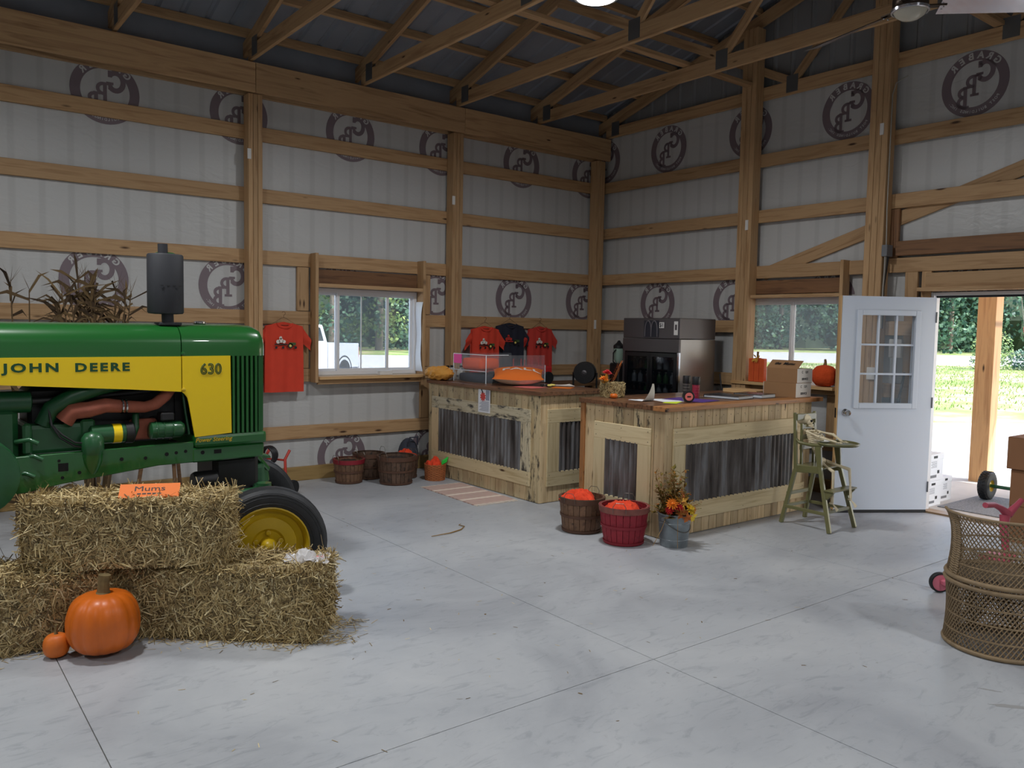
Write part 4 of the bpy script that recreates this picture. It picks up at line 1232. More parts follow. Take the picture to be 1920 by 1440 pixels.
def counter_face(par, org, ud, nd, L_, H_, planks, rails, panel, pm='counter_board', rm='counter_rail', first=0):
    """org: floor corner; ud along the face, nd outwards. rails: (u0,u1,z0,z1,dir,material)"""
    O, U, N_ = V(org), V(ud), V(nd)
    Z = V((0, 0, 1))
    wdt = L_ / planks
    for i in range(planks):
        u = (i + .5) * wdt
        board('plank', O + U * u + N_ * -.009 + Z * .004, O + U * u + N_ * -.009 + Z * H_, wdt - .004, .018, pm if not callable(pm) else pm(i), par, side=ud)
        for z in (H_ - .06,):
            q = O + U * u + Z * z + N_ * .0006
            MB().lathe([(.001, 0), (.0042, 0), (.0042, -.001)], 6).xf(face_m(q, U, Z)).build('nail_head', 'ink', par)
    for u0, u1, z0, z1, dr_, mt in rails:
        if dr_ == 'h':
            board('rail', O + U * u0 + N_ * .0095 + Z * (z0 + z1) / 2, O + U * u1 + N_ * .0095 + Z * (z0 + z1) / 2, z1 - z0, .018, mt, par)
            for u in (u0 + .03, (u0 + u1) / 2, u1 - .03):
                for z in (z0 + .03, z1 - .03):
                    q = O + U * u + Z * z + N_ * .019
                    MB().lathe([(.001, 0), (.004, 0), (.004, -.001)], 6).xf(face_m(q, U, Z)).build('nail_head', 'ink', par)
        else:
            board('stile', O + U * (u0 + u1) / 2 + N_ * .0095 + Z * z0, O + U * (u0 + u1) / 2 + N_ * .0095 + Z * z1, u1 - u0, .018, mt, par, side=ud)
    u0, u1, z0, z1, pitch = panel
    n = int((u1 - u0) / pitch * 8)
    mb = MB()
    for i in range(n + 1):
        u = u0 + (u1 - u0) * i / n
        d = .0115 + .0105 * math.sin(2 * math.pi * u / pitch)
        for z in (z0, z1):
            mb.v.append(tuple(O + U * u + N_ * d + Z * z))
    for i in range(n):
        mb.f.append((2 * i, 2 * i + 2, 2 * i + 3, 2 * i + 1))
    mb.build('tin_panel', 'old_tin', par, smooth=180)
c1 = thing('counter', 'weathered pallet wood counter under the shirts on the long wall', 'counter', (0, 0, 0), group='pallet wood counters')
pm1 = lambda i: 'counter_board_mouldy' if i % 2 or i % 5 == 0 else 'counter_board'
counter_face(c1, (4.92, 5.90, 0), (0, 1, 0), (-1, 0, 0), 2.0, 1.04, 20, [(.135, 1.91, .768, .898, 'h', 'counter_rail_mouldy'), (.135, 1.91, .15, .29, 'h', 'counter_rail'), (.135, .28, .29, .768, 'v', 'counter_rail_mouldy'), (1.765, 1.91, .29, .768, 'v', 'counter_board')], (.28, 1.765, .285, .775, .058), pm1)
counter_face(c1, (4.92, 5.90, 0), (1, 0, 0), (0, -1, 0), .80, 1.04, 7, [(.08, .76, .775, .908, 'h', 'counter_rail'), (.08, .76, .16, .30, 'h', 'counter_rail'), (.08, .23, .30, .775, 'v', 'counter_rail'), (.61, .76, .30, .775, 'v', 'counter_rail')], (.23, .61, .295, .78, .058))
MB().box(4.94, 5.70, 5.92, 7.88, .01, 1.03).build('light_block_core', 'light_block_core', c1)  # unseen dark box added inside the counter to block light
for k in range(6):
    board('top_plank', (4.885 + .0735 + k * .147, 5.86, 1.06), (4.885 + .0735 + k * .147, 7.90, 1.06), .145, .038, 'counter_top', c1, side=(1, 0, 0))
c2 = thing('counter', 'pale pine counter with grey tin panels beside the high chair', 'counter', (0, 0, 0), group='pallet wood counters')
counter_face(c2, (4.91, 4.335, 0), (0, 1, 0), (-1, 0, 0), .93, 1.035, 8, [(.135, .80, .742, .885, 'h', 'counter_rail'), (.135, .80, .12, .262, 'h', 'counter_rail'), (.135, .28, .262, .742, 'v', 'counter_rail'), (.655, .80, .262, .742, 'v', 'counter_rail')], (.28, .655, .257, .75, .058), lambda i: 'counter_board_mouldy' if i in (2, 4) else 'counter_board')
board('end_trim', (4.915, 5.285, .004), (4.915, 5.285, 1.035), .05, .05, 'counter_edge', c2, side=(0, 1, 0))
counter_face(c2, (4.91, 4.335, 0), (1, 0, 0), (0, -1, 0), 2.06, 1.035, 21, [(.09, 1.96, .752, .895, 'h', 'counter_rail'), (.09, 1.96, .13, .275, 'h', 'counter_rail'), (.09, .24, .275, .752, 'v', 'counter_rail'), (1.75, 1.90, .275, .752, 'v', 'counter_rail')], (.24, 1.75, .27, .758, .058), 'counter_board')
MB().box(4.93, 6.95, 4.355, 5.25, .01, 1.03).build('light_block_core', 'light_block_core', c2)  # added dark filler box, unseen, stops light passing through the counter
for k in range(7):
    board('top_plank', (4.87, 4.29 + .0732 + k * .1464, 1.0555), (7.09, 4.29 + .0732 + k * .1464, 1.0555), .1445, .038, 'counter_top' if k else 'counter_edge', c2, side=(0, 1, 0))
CT1, CT2 = 1.08, 1.0755
o = board('loose_plank', (6.80, 4.76, CT2 + .0195), (6.80, 5.16, CT2 + .0195), .22, .038, 'light_plank', None, side=(1, 0, 0)); tag(o, 'short pale plank lying on the far end of the pine counter', 'plank')

# ------------------------------------------------------------------ drinks cooler
plain('stainless', (150, 148, 148), .3, .85, noise=.06, nscale=3)
plain('stainless_dull', (96, 92, 94), .38, .7)
plain('cooler_dark', (14, 16, 20), .3)
see_through('cooler_glass', (14, 18, 24), .55, .04, .6)
fr = thing('drinks_cooler', 'stainless drinks cooler with dark glass doors in the corner', 'cooler', (6.9, 5.93, 0))
MB().box(0, .62, 0, .855, .02, .06).build('base', 'cooler_dark', fr)
MB().box(.03, .62, 0, .855, .90, .935).build('cabinet_floor', 'stainless_dull', fr)
MB().box(.03, .62, 0, .855, .06, .9).build('lower_cabinet', 'stainless_dull', fr)
MB().box(.03, .62, 0, .03, .935, 1.585).build('side_panel', 'stainless', fr)
MB().box(.03, .62, .825, .855, .935, 1.585).build('side_panel', 'stainless', fr)
MB().box(.59, .62, .03, .825, .935, 1.585).build('back_panel', 'cooler_dark', fr)
MB().box(.0, .62, 0, .855, 1.59, 1.822).build('top_housing', 'stainless_dull', fr, bevel=.006)
MB().box(.0, .03, 0, .855, 1.44, 1.588).build('fascia', 'stainless_dull', fr)
MB().box(.005, .03, 0, .028, .935, 1.44).build('corner_post', 'chrome', fr)
MB().box(.005, .03, .82, .855, .935, 1.44).build('corner_post', 'stainless_dull', fr)
for a, c in ((.03, .43), (.42, .82)):
    d_1 = MB()
    d_1.box(.0, .02, a, a + .045, .945, 1.43); d_1.box(.0, .02, c - .045, c, .945, 1.43); d_1.box(.0, .02, a + .045, c - .045, .945, .99); d_1.box(.0, .02, a + .045, c - .045, 1.385, 1.43)
    dd = d_1.build('glass_door', 'cooler_dark', fr)
    MB().box(.008, .012, a + .045, c - .045, .99, 1.385).build('pane', 'cooler_glass', dd)
for z in (1.08, 1.24):
    MB().box(.06, .58, .04, .815, z - .006, z).build('shelf', 'wire', fr)
see_through('bottle_plastic', (150, 176, 160), .3, .1)
plain('drink_dark', (52, 26, 20), .2)
plain('drink_green', (60, 110, 60), .2)
plain('drink_clear', (150, 160, 170), .2)
plain('cap_white', (220, 220, 220), .4)
k = 0
for z in (.936, 1.081, 1.241):
    for i in range(8):
        k += 1
        y = .085 + i * .098
        mt = ['drink_dark', 'drink_clear', 'drink_green'][(i // 2 + int(z * 10)) % 3]
        t = thing('drink_bottle', 'small drink bottle on the %s shelf inside the dark cooler' % {.936: 'bottom', 1.081: 'middle', 1.241: 'top'}[z], 'bottle', (6.9 + .12, 5.93 + y, z), group='bottles in the cooler')
        MB().lathe([(.026, 0), (.03, .004), (.03, .075), (.026, .09), (.012, .108), (.012, .118)], 12).build('bottle_body', mt, t, smooth=40)
        MB().lathe([(.014, .116), (.014, .130)], 10).build('bottle_cap', 'cap_white', t)
# arched sign plate, price tag, control plate on the cooler
plain('sign_navy', (34, 36, 48), .4)
plain('arch_grey', (104, 100, 104), .4)
MB().box(-.004, 0, .30, .525, 1.605, 1.795).build('sign_plate', 'sign_navy', fr)
for s in (0, 1):
    y0 = .32 + s * .093
    pts = [(-.006, y0 + .093 * (.5 - .5 * math.cos(math.pi * q / 14)), 1.612 + .178 * math.sin(math.pi * q / 14) ** .55) for q in range(15)]
    MB().tube(pts, .006, 6).build('sign_arch', 'arch_grey', fr)
MB().box(-.005, 0, .022, .075, 1.635, 1.785).build('control_plate', 'white_tag', fr)
MB().box(-.007, -.005, .033, .06, 1.69, 1.75).build('control_display', 'stainless_dull', fr)
tg = MB().box(-.012, -.008, .215, .285, 1.71, 1.775).build('price_tag', 'white_tag', fr)
lettering('price_lettering', text_mesh('$1', .06, .001, .0005), 'ink', fr, face_m((-.0125, .25, 1.742), (0, -1, 0), (0, 0, 1)))

# ------------------------------------------------------------------ tee shirts on hangers
plain('shirt_orange', (214, 66, 44), .9, noise=.08, nscale=9)
plain('shirt_navy', (34, 36, 50), .9)
plain('shirt_red', (196, 58, 48), .9)
plain('print_yellow', (236, 220, 120), .6)
plain('print_white', (226, 216, 206), .6)
plain('print_green', (70, 92, 48), .6)
def shirt(lab, x, zt, w_, h, mat, seed, y=8.135, sl=.17, dark=False):
    rr = random.Random(seed)
    t = thing('tee_shirt', lab, 'shirt', (x, y, zt), group='tee shirts on the wall')
    ph = rr.uniform(0, 6)
    def fold(u, v):
        return .012 * math.sin(u * 9 + ph + v * 2) * v + .006 * math.sin(u * 23 + ph)
    def hw(v): return w_ / 2 * (1 + .03 * v) if v > .12 else w_ / 2 * (.62 + .38 * v / .12)
    def zz(u, v):
        neck = .05 * max(0, 1 - (abs(u - .5) / .17) ** 2) * max(0, 1 - v / .12)
        sh = .045 * (abs(u - .5) * 2) ** 1.2 * max(0, 1 - v / .25)
        return -h * v - neck - sh
    bd = MB().grid(lambda u, v: ((u - .5) * w_ * (1 + .04 * v), -.012 - .018 * math.sin(math.pi * u) + fold(u, v), zz(u, v)), 16, 18)
    bd.grid(lambda u, v: ((.5 - u) * w_ * (1 + .04 * v), .020 - .01 * math.sin(math.pi * u), -h * v - .045 * (abs(u - .5) * 2) ** 1.2 * max(0, 1 - v / .25)), 10, 10)
    bd.build('shirt_body', mat, t, smooth=180)
    for s in (-1, 1):
        MB().grid(lambda u, v: (s * (w_ / 2 - .01 + sl * .62 * u), -.014 + .008 * math.sin(v * 7 + u * 3) + .02 * v, -.045 - .05 * u - sl * u * .5 - (.16 - .02 * u) * v * (1 if u > .02 else 1) + (.02 * v * u)), 6, 6).build('sleeve', mat, t, smooth=180)
    MB().tube([(.078 * math.cos(a) * 1.05, -.026 + .012 * math.sin(a), -.012 - .055 * abs(math.sin(a)) ** 1) for a in [math.pi * (1 + q / 12) for q in range(13)]], .006, 6).build('collar', mat, t)
    # print: wagon with pumpkins and a tractor
    yp, zp = -.052, -.235
    def disc(px, pz, r, mt, d=0):
        MB().lathe([(.001, 0), (r, 0), (r, .002)], 14, axis='Y').xf(Mx.Translation((px, yp - d, zp + pz))).build('shirt_print', mt, t)
    k_ = w_ / .44
    MB().box(-.13 * k_, .02 * k_, yp, yp + .002, zp - .004, zp + .008).build('shirt_print', 'ink' if not dark else 'shirt_red', t)
    MB().box(.04 * k_, .12 * k_, yp, yp + .002, zp - .008, zp + .022).build('shirt_print', 'print_green', t)
    for px, pz, r, mt in ((-.11, -.03, .013, 'ink'), (-.03, -.03, .013, 'ink'), (.055, -.012, .028, 'ink'), (.118, -.03, .015, 'ink')):
        disc(px * k_, pz, r, mt)
    disc(.055 * k_, -.012, .014, 'print_yellow', .001)
    for px, pz, r in ((-.09, .03, .02), (-.055, .042, .024), (-.02, .03, .018), (-.06, .07, .016)):
        disc(px * k_, pz, r, 'print_white' if not dark else 'shirt_red')
    # wire hanger
    hg = thing('coat_hanger', 'wire coat hanger holding the ' + lab, 'hanger', (x, y, zt), group='wire coat hangers')
    MB().tube([(-w_ * .36, .005, -.035), (-.03, .005, .035), (0, .005, .045), (.03, .005, .035), (w_ * .36, .005, -.035), (-w_ * .36, .005, -.035)], .0022, 6).build('shoulder_wire', 'wood_hanger' if False else 'basket_hoop', hg)
    MB().tube([(0, .005, .045), (0, .005, .07)] + [(.018 * math.cos(a) - .0, .005, .088 + .018 * math.sin(a)) for a in [rad(-90 + 24 * q) for q in range(11)]], .0022, 6).build('hook', 'basket_hoop', hg)
shirt('orange tee shirt with tractor print beside the small window', 3.29, 1.70, .40, .73, 'shirt_orange', 1, y=8.135)
shirt('orange tee shirt nearest the window above the counter', 5.79, 1.70, .40, .62, 'shirt_orange', 2, y=8.03)
shirt('dark navy tee shirt between two orange shirts', 6.25, 1.745, .42, .66, 'shirt_navy', 3, dark=True)
shirt('orange tee shirt nearest the corner post', 6.745, 1.71, .38, .62, 'shirt_red', 4)

# ------------------------------------------------------------------ things on the weathered counter
t = thing('display_case', 'clear acrylic display case with a pink note and folded shirts', 'display case', (5.06, 6.99, CT1))
W1, D1, Hc = .82, .62, .305
def cb(nm, a, mt='acrylic', par=None): return MB().box(*a).build(nm, mt, par or t)
cb('case_side', (0, .006, 0, D1, .0, Hc)); cb('case_side', (W1 - .006, W1, 0, D1, 0, Hc * .62)); cb('case_front', (.006, W1 - .006, 0, .006, 0, Hc * .99)); cb('case_back', (.006, W1 - .006, D1 - .006, D1, 0, Hc)); cb('case_shelf', (.01, W1 - .01, .01, D1 - .01, .125, .131))
MB().prism([(0, Hc), (.30, Hc), (W1, Hc * .62), (W1, Hc * .64), (.30, Hc + .006), (0, Hc + .006)], 0, D1, 'Y').build('case_lid', 'acrylic', t)
plain('acrylic_edge', (222, 230, 236), .15)
for q in ((0, 0, 0, 0, 0, Hc), (0, D1, 0, 0, D1, Hc), (0, 0, Hc, 0, D1, Hc), (0, 0, Hc, .3, 0, Hc), (W1, 0, 0, W1, 0, Hc * .62), (0, 0, .128, 0, D1, .128)):
    MB().bar(q[:3], q[3:], .007, .007).build('case_edge', 'acrylic_edge', t)
plain('note_pink', (236, 62, 150), .6)
MB().box(-.004, -.001, D1 - .16, D1 - .005, .20, .302).build('sticky_note', 'note_pink', t)
plain('cloth_orange', (232, 88, 34), .9)
plain('cloth_dark', (40, 44, 56), .9)
def folded(lab, loc, dims, mt, rz=0, group=None, cat='shirt', name='folded_shirt'):
    o = MB().box(-dims[0] / 2, dims[0] / 2, -dims[1] / 2, dims[1] / 2, 0, dims[2]).build(name, mt, None, Mx.Translation(V(loc)) @ Mx.Rotation(rz, 4, 'Z'), bevel=min(dims) * .35, seg=3, smooth=60)
    return tag(o, lab, cat, group)
folded('folded orange shirt on the case shelf near its pink note', (5.25, 7.36, CT1 + .132), (.28, .34, .13), 'cloth_orange', .1)
folded('folded dark shirt at the bottom of the display case', (5.26, 7.3, CT1 + .002), (.34, .5, .09), 'cloth_dark')
folded('folded dark shirt at the sloping end of the display case', (5.66, 7.3, CT1 + .002), (.36, .5, .10), 'cloth_dark')
see_through('jug_glass', (214, 208, 190), .25, .15)
plain('jug_white', (214, 210, 200), .3)
for x, y, l in ((5.08, 7.76, 'white jug with dark cap nearest the counter edge'), (5.16, 7.80, 'middle white jug with dark cap'), (5.25, 7.74, 'white jug touching the display case')):
    t = thing('jug', l, 'jug', (x, y, CT1), group='white jugs on the counter')
    MB().lathe([(.045, 0), (.05, .006), (.05, .075), (.042, .1), (.018, .122), (.016, .14)], 20).build('jug_body', 'jug_white', t, smooth=50)
    MB().lathe([(.019, .136), (.019, .156), (.015, .16)], 14).build('jug_cap', 'black_plastic', t, smooth=40)
    MB().tube([(0, -.016, .132), (0, -.05, .128), (0, -.055, .105), (0, -.042, .09)], .006, 8).build('jug_handle', 'jug_white', t, smooth=60)
    MB().box(-.052, -.049, -.02, .02, .03, .05).build('jug_label', 'ink', t)
# crumpled packing paper hanging over the end
plain('kraft_paper', (214, 150, 62), .7, bump=.5, nscale=14)
rr = random.Random(3)
cr = [[rr.uniform(-.05, .05) for _ in range(26)] for _ in range(18)]
t = thing('packing_paper', 'crumpled tan packing paper bundled on the counter end', 'paper', (5.02, 7.80, CT1))
def wad(u, v):
    a = 2 * math.pi * u
    e = math.sin(math.pi * v)
    r_1 = 1 + cr[int(v * 17)][int(u * 24) % 24] * 5
    return ((.06 + .20 * e ** .7 * math.cos(a) * .6) * r_1 - .08, .02 + (v - .5) * .52, .055 + .075 * e ** .5 * math.sin(a) * r_1 + .02)
MB().grid(wad, 24, 17).build('paper_sheet', 'kraft_paper', t, M=Mx.Translation((-.06, -.08, .0)))
# pillow
plain('pillow_orange', (222, 110, 34), .9, bump=.3, nscale=120)
plain('pillow_cream', (214, 196, 176), .9, bump=.3, nscale=120)
t = thing('pillow', 'orange throw pillow reading FALL with cream back on the counter', 'pillow', (5.30, 6.74, CT1), rad(-38))
t.matrix_basis = Mx.Translation((5.30, 6.74, CT1 + .012)) @ Mx.Rotation(rad(-38), 4, 'Z') @ Mx.Rotation(rad(9), 4, 'X')
def pil(sgn, top):
    def f(u, v):
        x, y = (u - .5) * 2, (v - .5) * 2
        e = max(0, (1 - abs(x) ** 2.4)) ** .55 * max(0, (1 - abs(y) ** 2.4)) ** .55
        pin = 1 - .10 * (1 - abs(x) ** 2) * abs(y) - .0
        return (x * .27 * (1 - .08 * (1 - y * y)), y * .25 * (1 - .08 * (1 - x * x)), .085 + .018 * (abs(x * y)) + sgn * .083 * e)
    return f
MB().grid(pil(1, 1), 18, 18).build('pillow_front', 'pillow_orange', t, smooth=180)
g = MB().grid(pil(-1, 0), 18, 18); g.f = [q[::-1] for q in g.f]
g.build('pillow_back', 'pillow_cream', t, smooth=180)
pm_ = text_mesh('FALL', .13, .0018, .001, sx=1.5)
for vt in pm_.vertices:                      # lay the letters on the curved front
    x, y = vt.co.x + .03, vt.co.y - .03
    vt.co = (x, y, pil(1, 1)(x / .52 + .5, y / .48 + .5)[2] + .003 + vt.co.z)
lettering('pillow_lettering', pm_, 'print_white', t, Mx.Identity(4))
# papers, flyer, bits
plain('paper_white', (232, 232, 234), .6)
plain('paper_pink', (228, 120, 116), .6)
plain('paper_orange', (230, 120, 34), .6)
plain('paper_lime', (206, 222, 60), .6)
plain('paper_purple', (84, 54, 130), .6)
plain('flyer_red', (206, 70, 60), .6)
plain('flyer_grey', (150, 152, 166), .6)
def sheet(lab, x, y, z, a, b_, rz, mt, name='paper_sheet', th=.0012):
    o = MB().box(-a / 2, a / 2, -b_ / 2, b_ / 2, 0, th).build(name, mt, None, Mx.Translation((x, y, z)) @ Mx.Rotation(rz, 4, 'Z'))
    return tag(o, lab, 'paper')
sheet('pink paper lying under the orange pillow corner', 5.20, 6.42, CT1 + .0005, .24, .28, .2, 'paper_pink')
o = sheet('orange card strips beside the little sunflowers on the counter', 5.46, 6.20, CT1 + .0005, .16, .2, .6, 'paper_orange', 'orange_card', .004)
t = thing('flower_garland', 'small cluster of yellow and black fabric sunflowers beside the pillow', 'flower', (5.44, 6.40, CT1))
for i in range(7):
    x, y = rr.uniform(-.08, .08), rr.uniform(-.06, .06)
    MB().lathe([(.004, 0), (.026, .012), (.022, .022), (.01, .026)], 9, wob=lambda q, z: 1 + .25 * math.sin(q * 8)).xf(Mx.Translation((x, y, .002))).build('sunflower', 'print_yellow' if i % 3 else 'ink', t)
t = thing('yard_stakes', 'loose pale wire stakes lying on the weathered counter', 'stakes', (5.55, 6.45, CT1))
for i in range(5):
    MB().tube([(-.06 + .03 * i, .15 - .05 * i, .006), (.13 + .01 * i, -.18 + .03 * i, .008 + .003 * i)], .0035, 6).build('stake', 'print_white', t)
t = thing('flyer', 'white flyer with red starburst taped to the counter front', 'flyer', (4.899, 6.79, .80))
MB().box(-.0012, 0, -.105, .105, 0, .275).build('sheet', 'paper_white', t)
MB().prism([((.055 if i % 2 else .035) * math.cos(math.pi * i / 10) + .02, (.055 if i % 2 else .035) * math.sin(math.pi * i / 10) + .165) for i in range(20)], -.003, -.0013, 'X').build('starburst', 'flyer_red', t)
MB().bar((-.002, .07, .265), (-.002, .02, .20), .002, .014, up=(0, 1, 0)).build('printed_bat', 'ink', t)
for k in range(9):
    MB().box(-.0025, -.0013, -.085, .085 - .02 * (k % 3), .02 + k * .0115, .0245 + k * .0115).build('text_line', 'flyer_grey', t)
MB().box(-.0025, -.0013, -.09, -.03, .13, .235).build('printed_block', 'flyer_grey', t)
for k in range(4):
    MB().box(-.0025, -.0013, -.06 + k * .036, -.03 + k * .036, .248, .262).build('printed_word', 'flyer_red', t)

# ------------------------------------------------------------------ things on the pine counter
t = thing('straw_planter', 'miniature straw bale planter with autumn flowers on the counter', 'planter', (5.17, 5.20, CT2), rad(-12))
rs = random.Random(21)
MB().box(-.085, .085, -.06, .06, 0, .125).build('straw_block', 'straw_core', t, bevel=.01)
st = MB()
for fc in ('front', 'top', 'left', 'right', 'back'):
    def pick(fc=fc):
        r3 = V((rs.gauss(0, 1), rs.gauss(0, 1), rs.gauss(0, 1)))
        if fc == 'top': return V((rs.uniform(-.085, .085), rs.uniform(-.06, .06), .126)), V((0, 0, 1)), V((r3.x, r3.y, .1 * r3.z))
        if fc == 'front': return V((rs.uniform(-.085, .085), -.061, rs.uniform(.005, .125))), V((0, -1, 0)), V((r3.x, .1 * r3.y, r3.z))
        if fc == 'back': return V((rs.uniform(-.085, .085), .061, rs.uniform(.005, .125))), V((0, 1, 0)), V((r3.x, .1 * r3.y, r3.z))
        s = -1 if fc == 'left' else 1
        return V((s * .086, rs.uniform(-.06, .06), rs.uniform(.005, .125))), V((s, 0, 0)), V((.1 * r3.x, r3.y, r3.z))
    strands(st, 520, pick, rs, .015, .05, .0008, .0018)
for i in range(len(st.v)):
    if st.v[i][2] < .002: st.v[i] = (st.v[i][0], st.v[i][1], .002)
st.build('loose_straw', 'straw', t)['kind'] = 'stuff'
plain('petal_red', (206, 46, 50), .6)
plain('petal_orange', (236, 142, 44), .6)
plain('petal_yellow', (238, 206, 60), .6)
plain('leaf_rust', (176, 96, 34), .7)
plain('leaf_gold', (214, 158, 60), .7)
plain('twig', (128, 98, 60), .8)
def bloom(par, c, r, mt, n=14, nm='flower', d=(0, -.3, 1), seed=0):
    rb = random.Random(seed)
    mb = MB()
    z = V(d).normalized(); x = z.orthogonal().normalized(); y = z.cross(x)
    c = V(c)
    for ring, (rk, up, m_) in enumerate(((1, .15, n), (.7, .45, n - 3), (.4, .8, n - 6))):
        for i in range(m_):
            a = 2 * math.pi * (i + .5 * ring) / m_ + rb.uniform(-.1, .1)
            dd = (x * math.cos(a) + y * math.sin(a))
            s_ = (x * -math.sin(a) + y * math.cos(a)) * r * .16
            tip = c + dd * r * rk + z * r * up * .8
            md_ = c + dd * r * rk * .55 + z * r * (up * .5 + .12)
            mb.add([c, md_ - s_, tip, md_ + s_], [(0, 1, 2, 3)])
    mb.ball(tuple(c + z * r * .25), r * .2, 8, 5)
    return mb.build(nm, mt, par)
def leafy(mb, p, d, L_, w_, up=(0, 0, 1)):
    p, d = V(p), V(d).normalized()
    s_ = d.cross(V(up))
    s_ = s_.normalized() if s_.length > .01 else V((1, 0, 0))
    a, b_, c = p, p + d * L_ * .5 + V(up) * L_ * .06, p + d * L_
    mb.add([a, b_ - s_ * w_, c, b_ + s_ * w_], [(0, 1, 2), (0, 2, 3)])
bloom(t, (-.06, .0, .215), .05, 'petal_red', seed=1)
bloom(t, (-.10, -.01, .16), .05, 'petal_orange', seed=2)
mb = MB()
for i in range(9):
    leafy(mb, (-.075, 0, .12), (rs.uniform(-1, .4), rs.uniform(-.6, .6), rs.uniform(.3, 1)), rs.uniform(.06, .11), .018)
mb.build('leaf', 'leaf_gold', t)
sp = MB()
for i in range(16):
    z = .15 + i * .011
    for s in (-1, 1):
        leafy(sp, (.005 + i * .005 + s * .006, 0, z), (s, rs.uniform(-.5, .5), .6), .028, .008)
sp.tube([(-.06, 0, .12), (.0, 0, .15), (.09, 0, .33)], .002, 5)
sp.build('seed_spray', 'leaf_rust', t)
pumpkin('tiny orange pumpkin leaning against the miniature straw bale', (5.085, 5.095, CT2), .035, .045, 8, .012, .005, 'pumpkin_skin')
# papers, tape, bottles, books, boxes
t = thing('curled_paper', 'curled white paper standing up on the counter corner', 'paper', (5.16, 4.76, CT2), rad(2))
def curl(u, v):
    if v < .5:
        return (.15 * (u - .5), .16 - .32 * v, .003 + .002 * math.sin(u * 6))
    q = (v - .5) / .5
    return (.15 * (u - .5) * (1 - .85 * q), -.055 * math.sin(q * 1.5), .003 + .15 * q ** 1.4)
MB().grid(curl, 8, 20).build('sheet', 'paper_white', t, smooth=180)
sheet('lime green paper at the counter edge', 5.27, 4.58, CT2 + .0005, .22, .12, .5, 'paper_lime')
sheet('purple folder lying behind the tape roll', 5.60, 4.66, CT2 + .0005, .30, .40, .2, 'paper_purple', 'folder', .003)
sheet('white paper sheet lying between the folder and lime paper', 5.36, 4.74, CT2 + .0008, .21, .28, -.3, 'paper_white')
t = thing('tape_roll', 'round black tape roll with a pink label on the counter', 'tape', (5.40, 4.52, CT2), rad(-35))
MB().lathe([(.02, -.022), (.047, -.022), (.05, -.018), (.05, .018), (.047, .022), (.02, .022)], 28, axis='Y').xf(Mx.Translation((0, 0, .05))).build('case', 'black_plastic', t, smooth=40)
MB().lathe([(.001, -.024), (.034, -.024), (.034, -.0215)], 20, axis='Y').xf(Mx.Translation((0, 0, .05))).build('label_disc', 'paper_pink', t)
MB().box(-.016, .016, -.0252, -.024, .044, .056).build('printed_word', 'ink', t)
plain('tumbler_red', (150, 40, 60), .3)
plain('tumbler_grey', (92, 88, 84), .3)
for x, y, mt, l in ((5.86, 4.93, 'tumbler_grey', 'grey tumbler with striped body by the cooler'), (5.80, 4.77, 'tumbler_red', 'black and red tumbler on the counter')):
    t = thing('tumbler', l, 'tumbler', (x, y, CT2))
    MB().lathe([(.028, 0), (.032, .004), (.034, .12), (.035, .125)], 20).build('tumbler_body', mt, t, smooth=40)
    MB().lathe([(.0355, .123), (.037, .128), (.037, .185), (.033, .195)], 20).build('tumbler_top', 'black_plastic', t, smooth=40)
    for k in range(4):
        MB().lathe([(.0345, .02 + k * .026), (.0352, .024 + k * .026), (.0345, .028 + k * .026)], 20, cap=(False, False)).build('grip_band', 'black_plastic' if mt == 'tumbler_grey' else mt, t)
plain('tablet_black', (34, 36, 42), .25)
plain('page_edge', (198, 204, 210), .5)
def book(lab, x, y, a, b_, h, rz):
    t = thing('binder', lab, 'binder', (x, y, CT2), rz)
    MB().box(-a / 2, a / 2, -b_ / 2, b_ / 2, 0, .004).build('back_cover', 'tablet_black', t)
    MB().box(-a / 2, a / 2, -b_ / 2, b_ / 2, h - .004, h).build('front_cover', 'tablet_black', t)
    MB().box(-a / 2 + .006, a / 2 - .006, -b_ / 2 + .006, b_ / 2 - .004, .004, h - .004).build('pages', 'page_edge', t)
    MB().box(-a / 2, a / 2, b_ / 2 - .004, b_ / 2, .004, h - .004).build('spine', 'tablet_black', t)
book('black binder lying nearest the tumblers', 6.13, 4.66, .27, .36, .03, rad(8))
book('black binder lying next to the cardboard boxes', 6.47, 4.62, .24, .30, .034, rad(4))
plain('cardboard', (150, 112, 76), .85, noise=.08, nscale=5)
plain('carton_white', (222, 218, 212), .7)
def carton(lab, x, y, z, w_, d_, h, flap):
    t = thing('cardboard_box', lab, 'box', (x, y, z), group='boxes on the counter')
    th = .004
    MB().box(0, w_, 0, d_, 0, th).build('bottom', 'cardboard', t)
    MB().box(0, w_, 0, th, th, h).build('side', 'carton_white', t)
    MB().box(0, w_, d_ - th, d_, th, h).build('side', 'carton_white', t)
    MB().box(0, th, th, d_ - th, th, h).build('side', 'cardboard', t)
    MB().box(w_ - th, w_, th, d_ - th, th, h).build('side', 'carton_white', t)
    MB().box(th, w_ - th, th, d_ - th, h - th, h).build('lid', 'cardboard', t)
    if flap:
        MB().prism([(th, h), (0, h), (.09, h + .075), (.094, h + .075)], .0, d_, 'Y').build('flap', 'cardboard', t)
        lettering('flap_lettering', text_mesh('the  Mums', .05, .001, .0004, shear=.3), 'ink', t, face_m((.042, d_ / 2, h + .043), (0, -1, 0), (.77, 0, .64)))
    lettering('carton_print', text_mesh('C    12/1', .03, .001, .0004), 'ink', t, face_m((w_ * .5, -.0006, h * .76), (1, 0, 0), (0, 0, 1)))
    lettering('carton_print', text_mesh('SERVICE', .028, .0012, .0004), 'ink', t, face_m((w_ * .5, -.0006, h * .28), (1, 0, 0), (0, 0, 1)))
carton('lower of two cardboard boxes on the far counter end', 6.72, 4.345, CT2, .24, .36, .135, False)
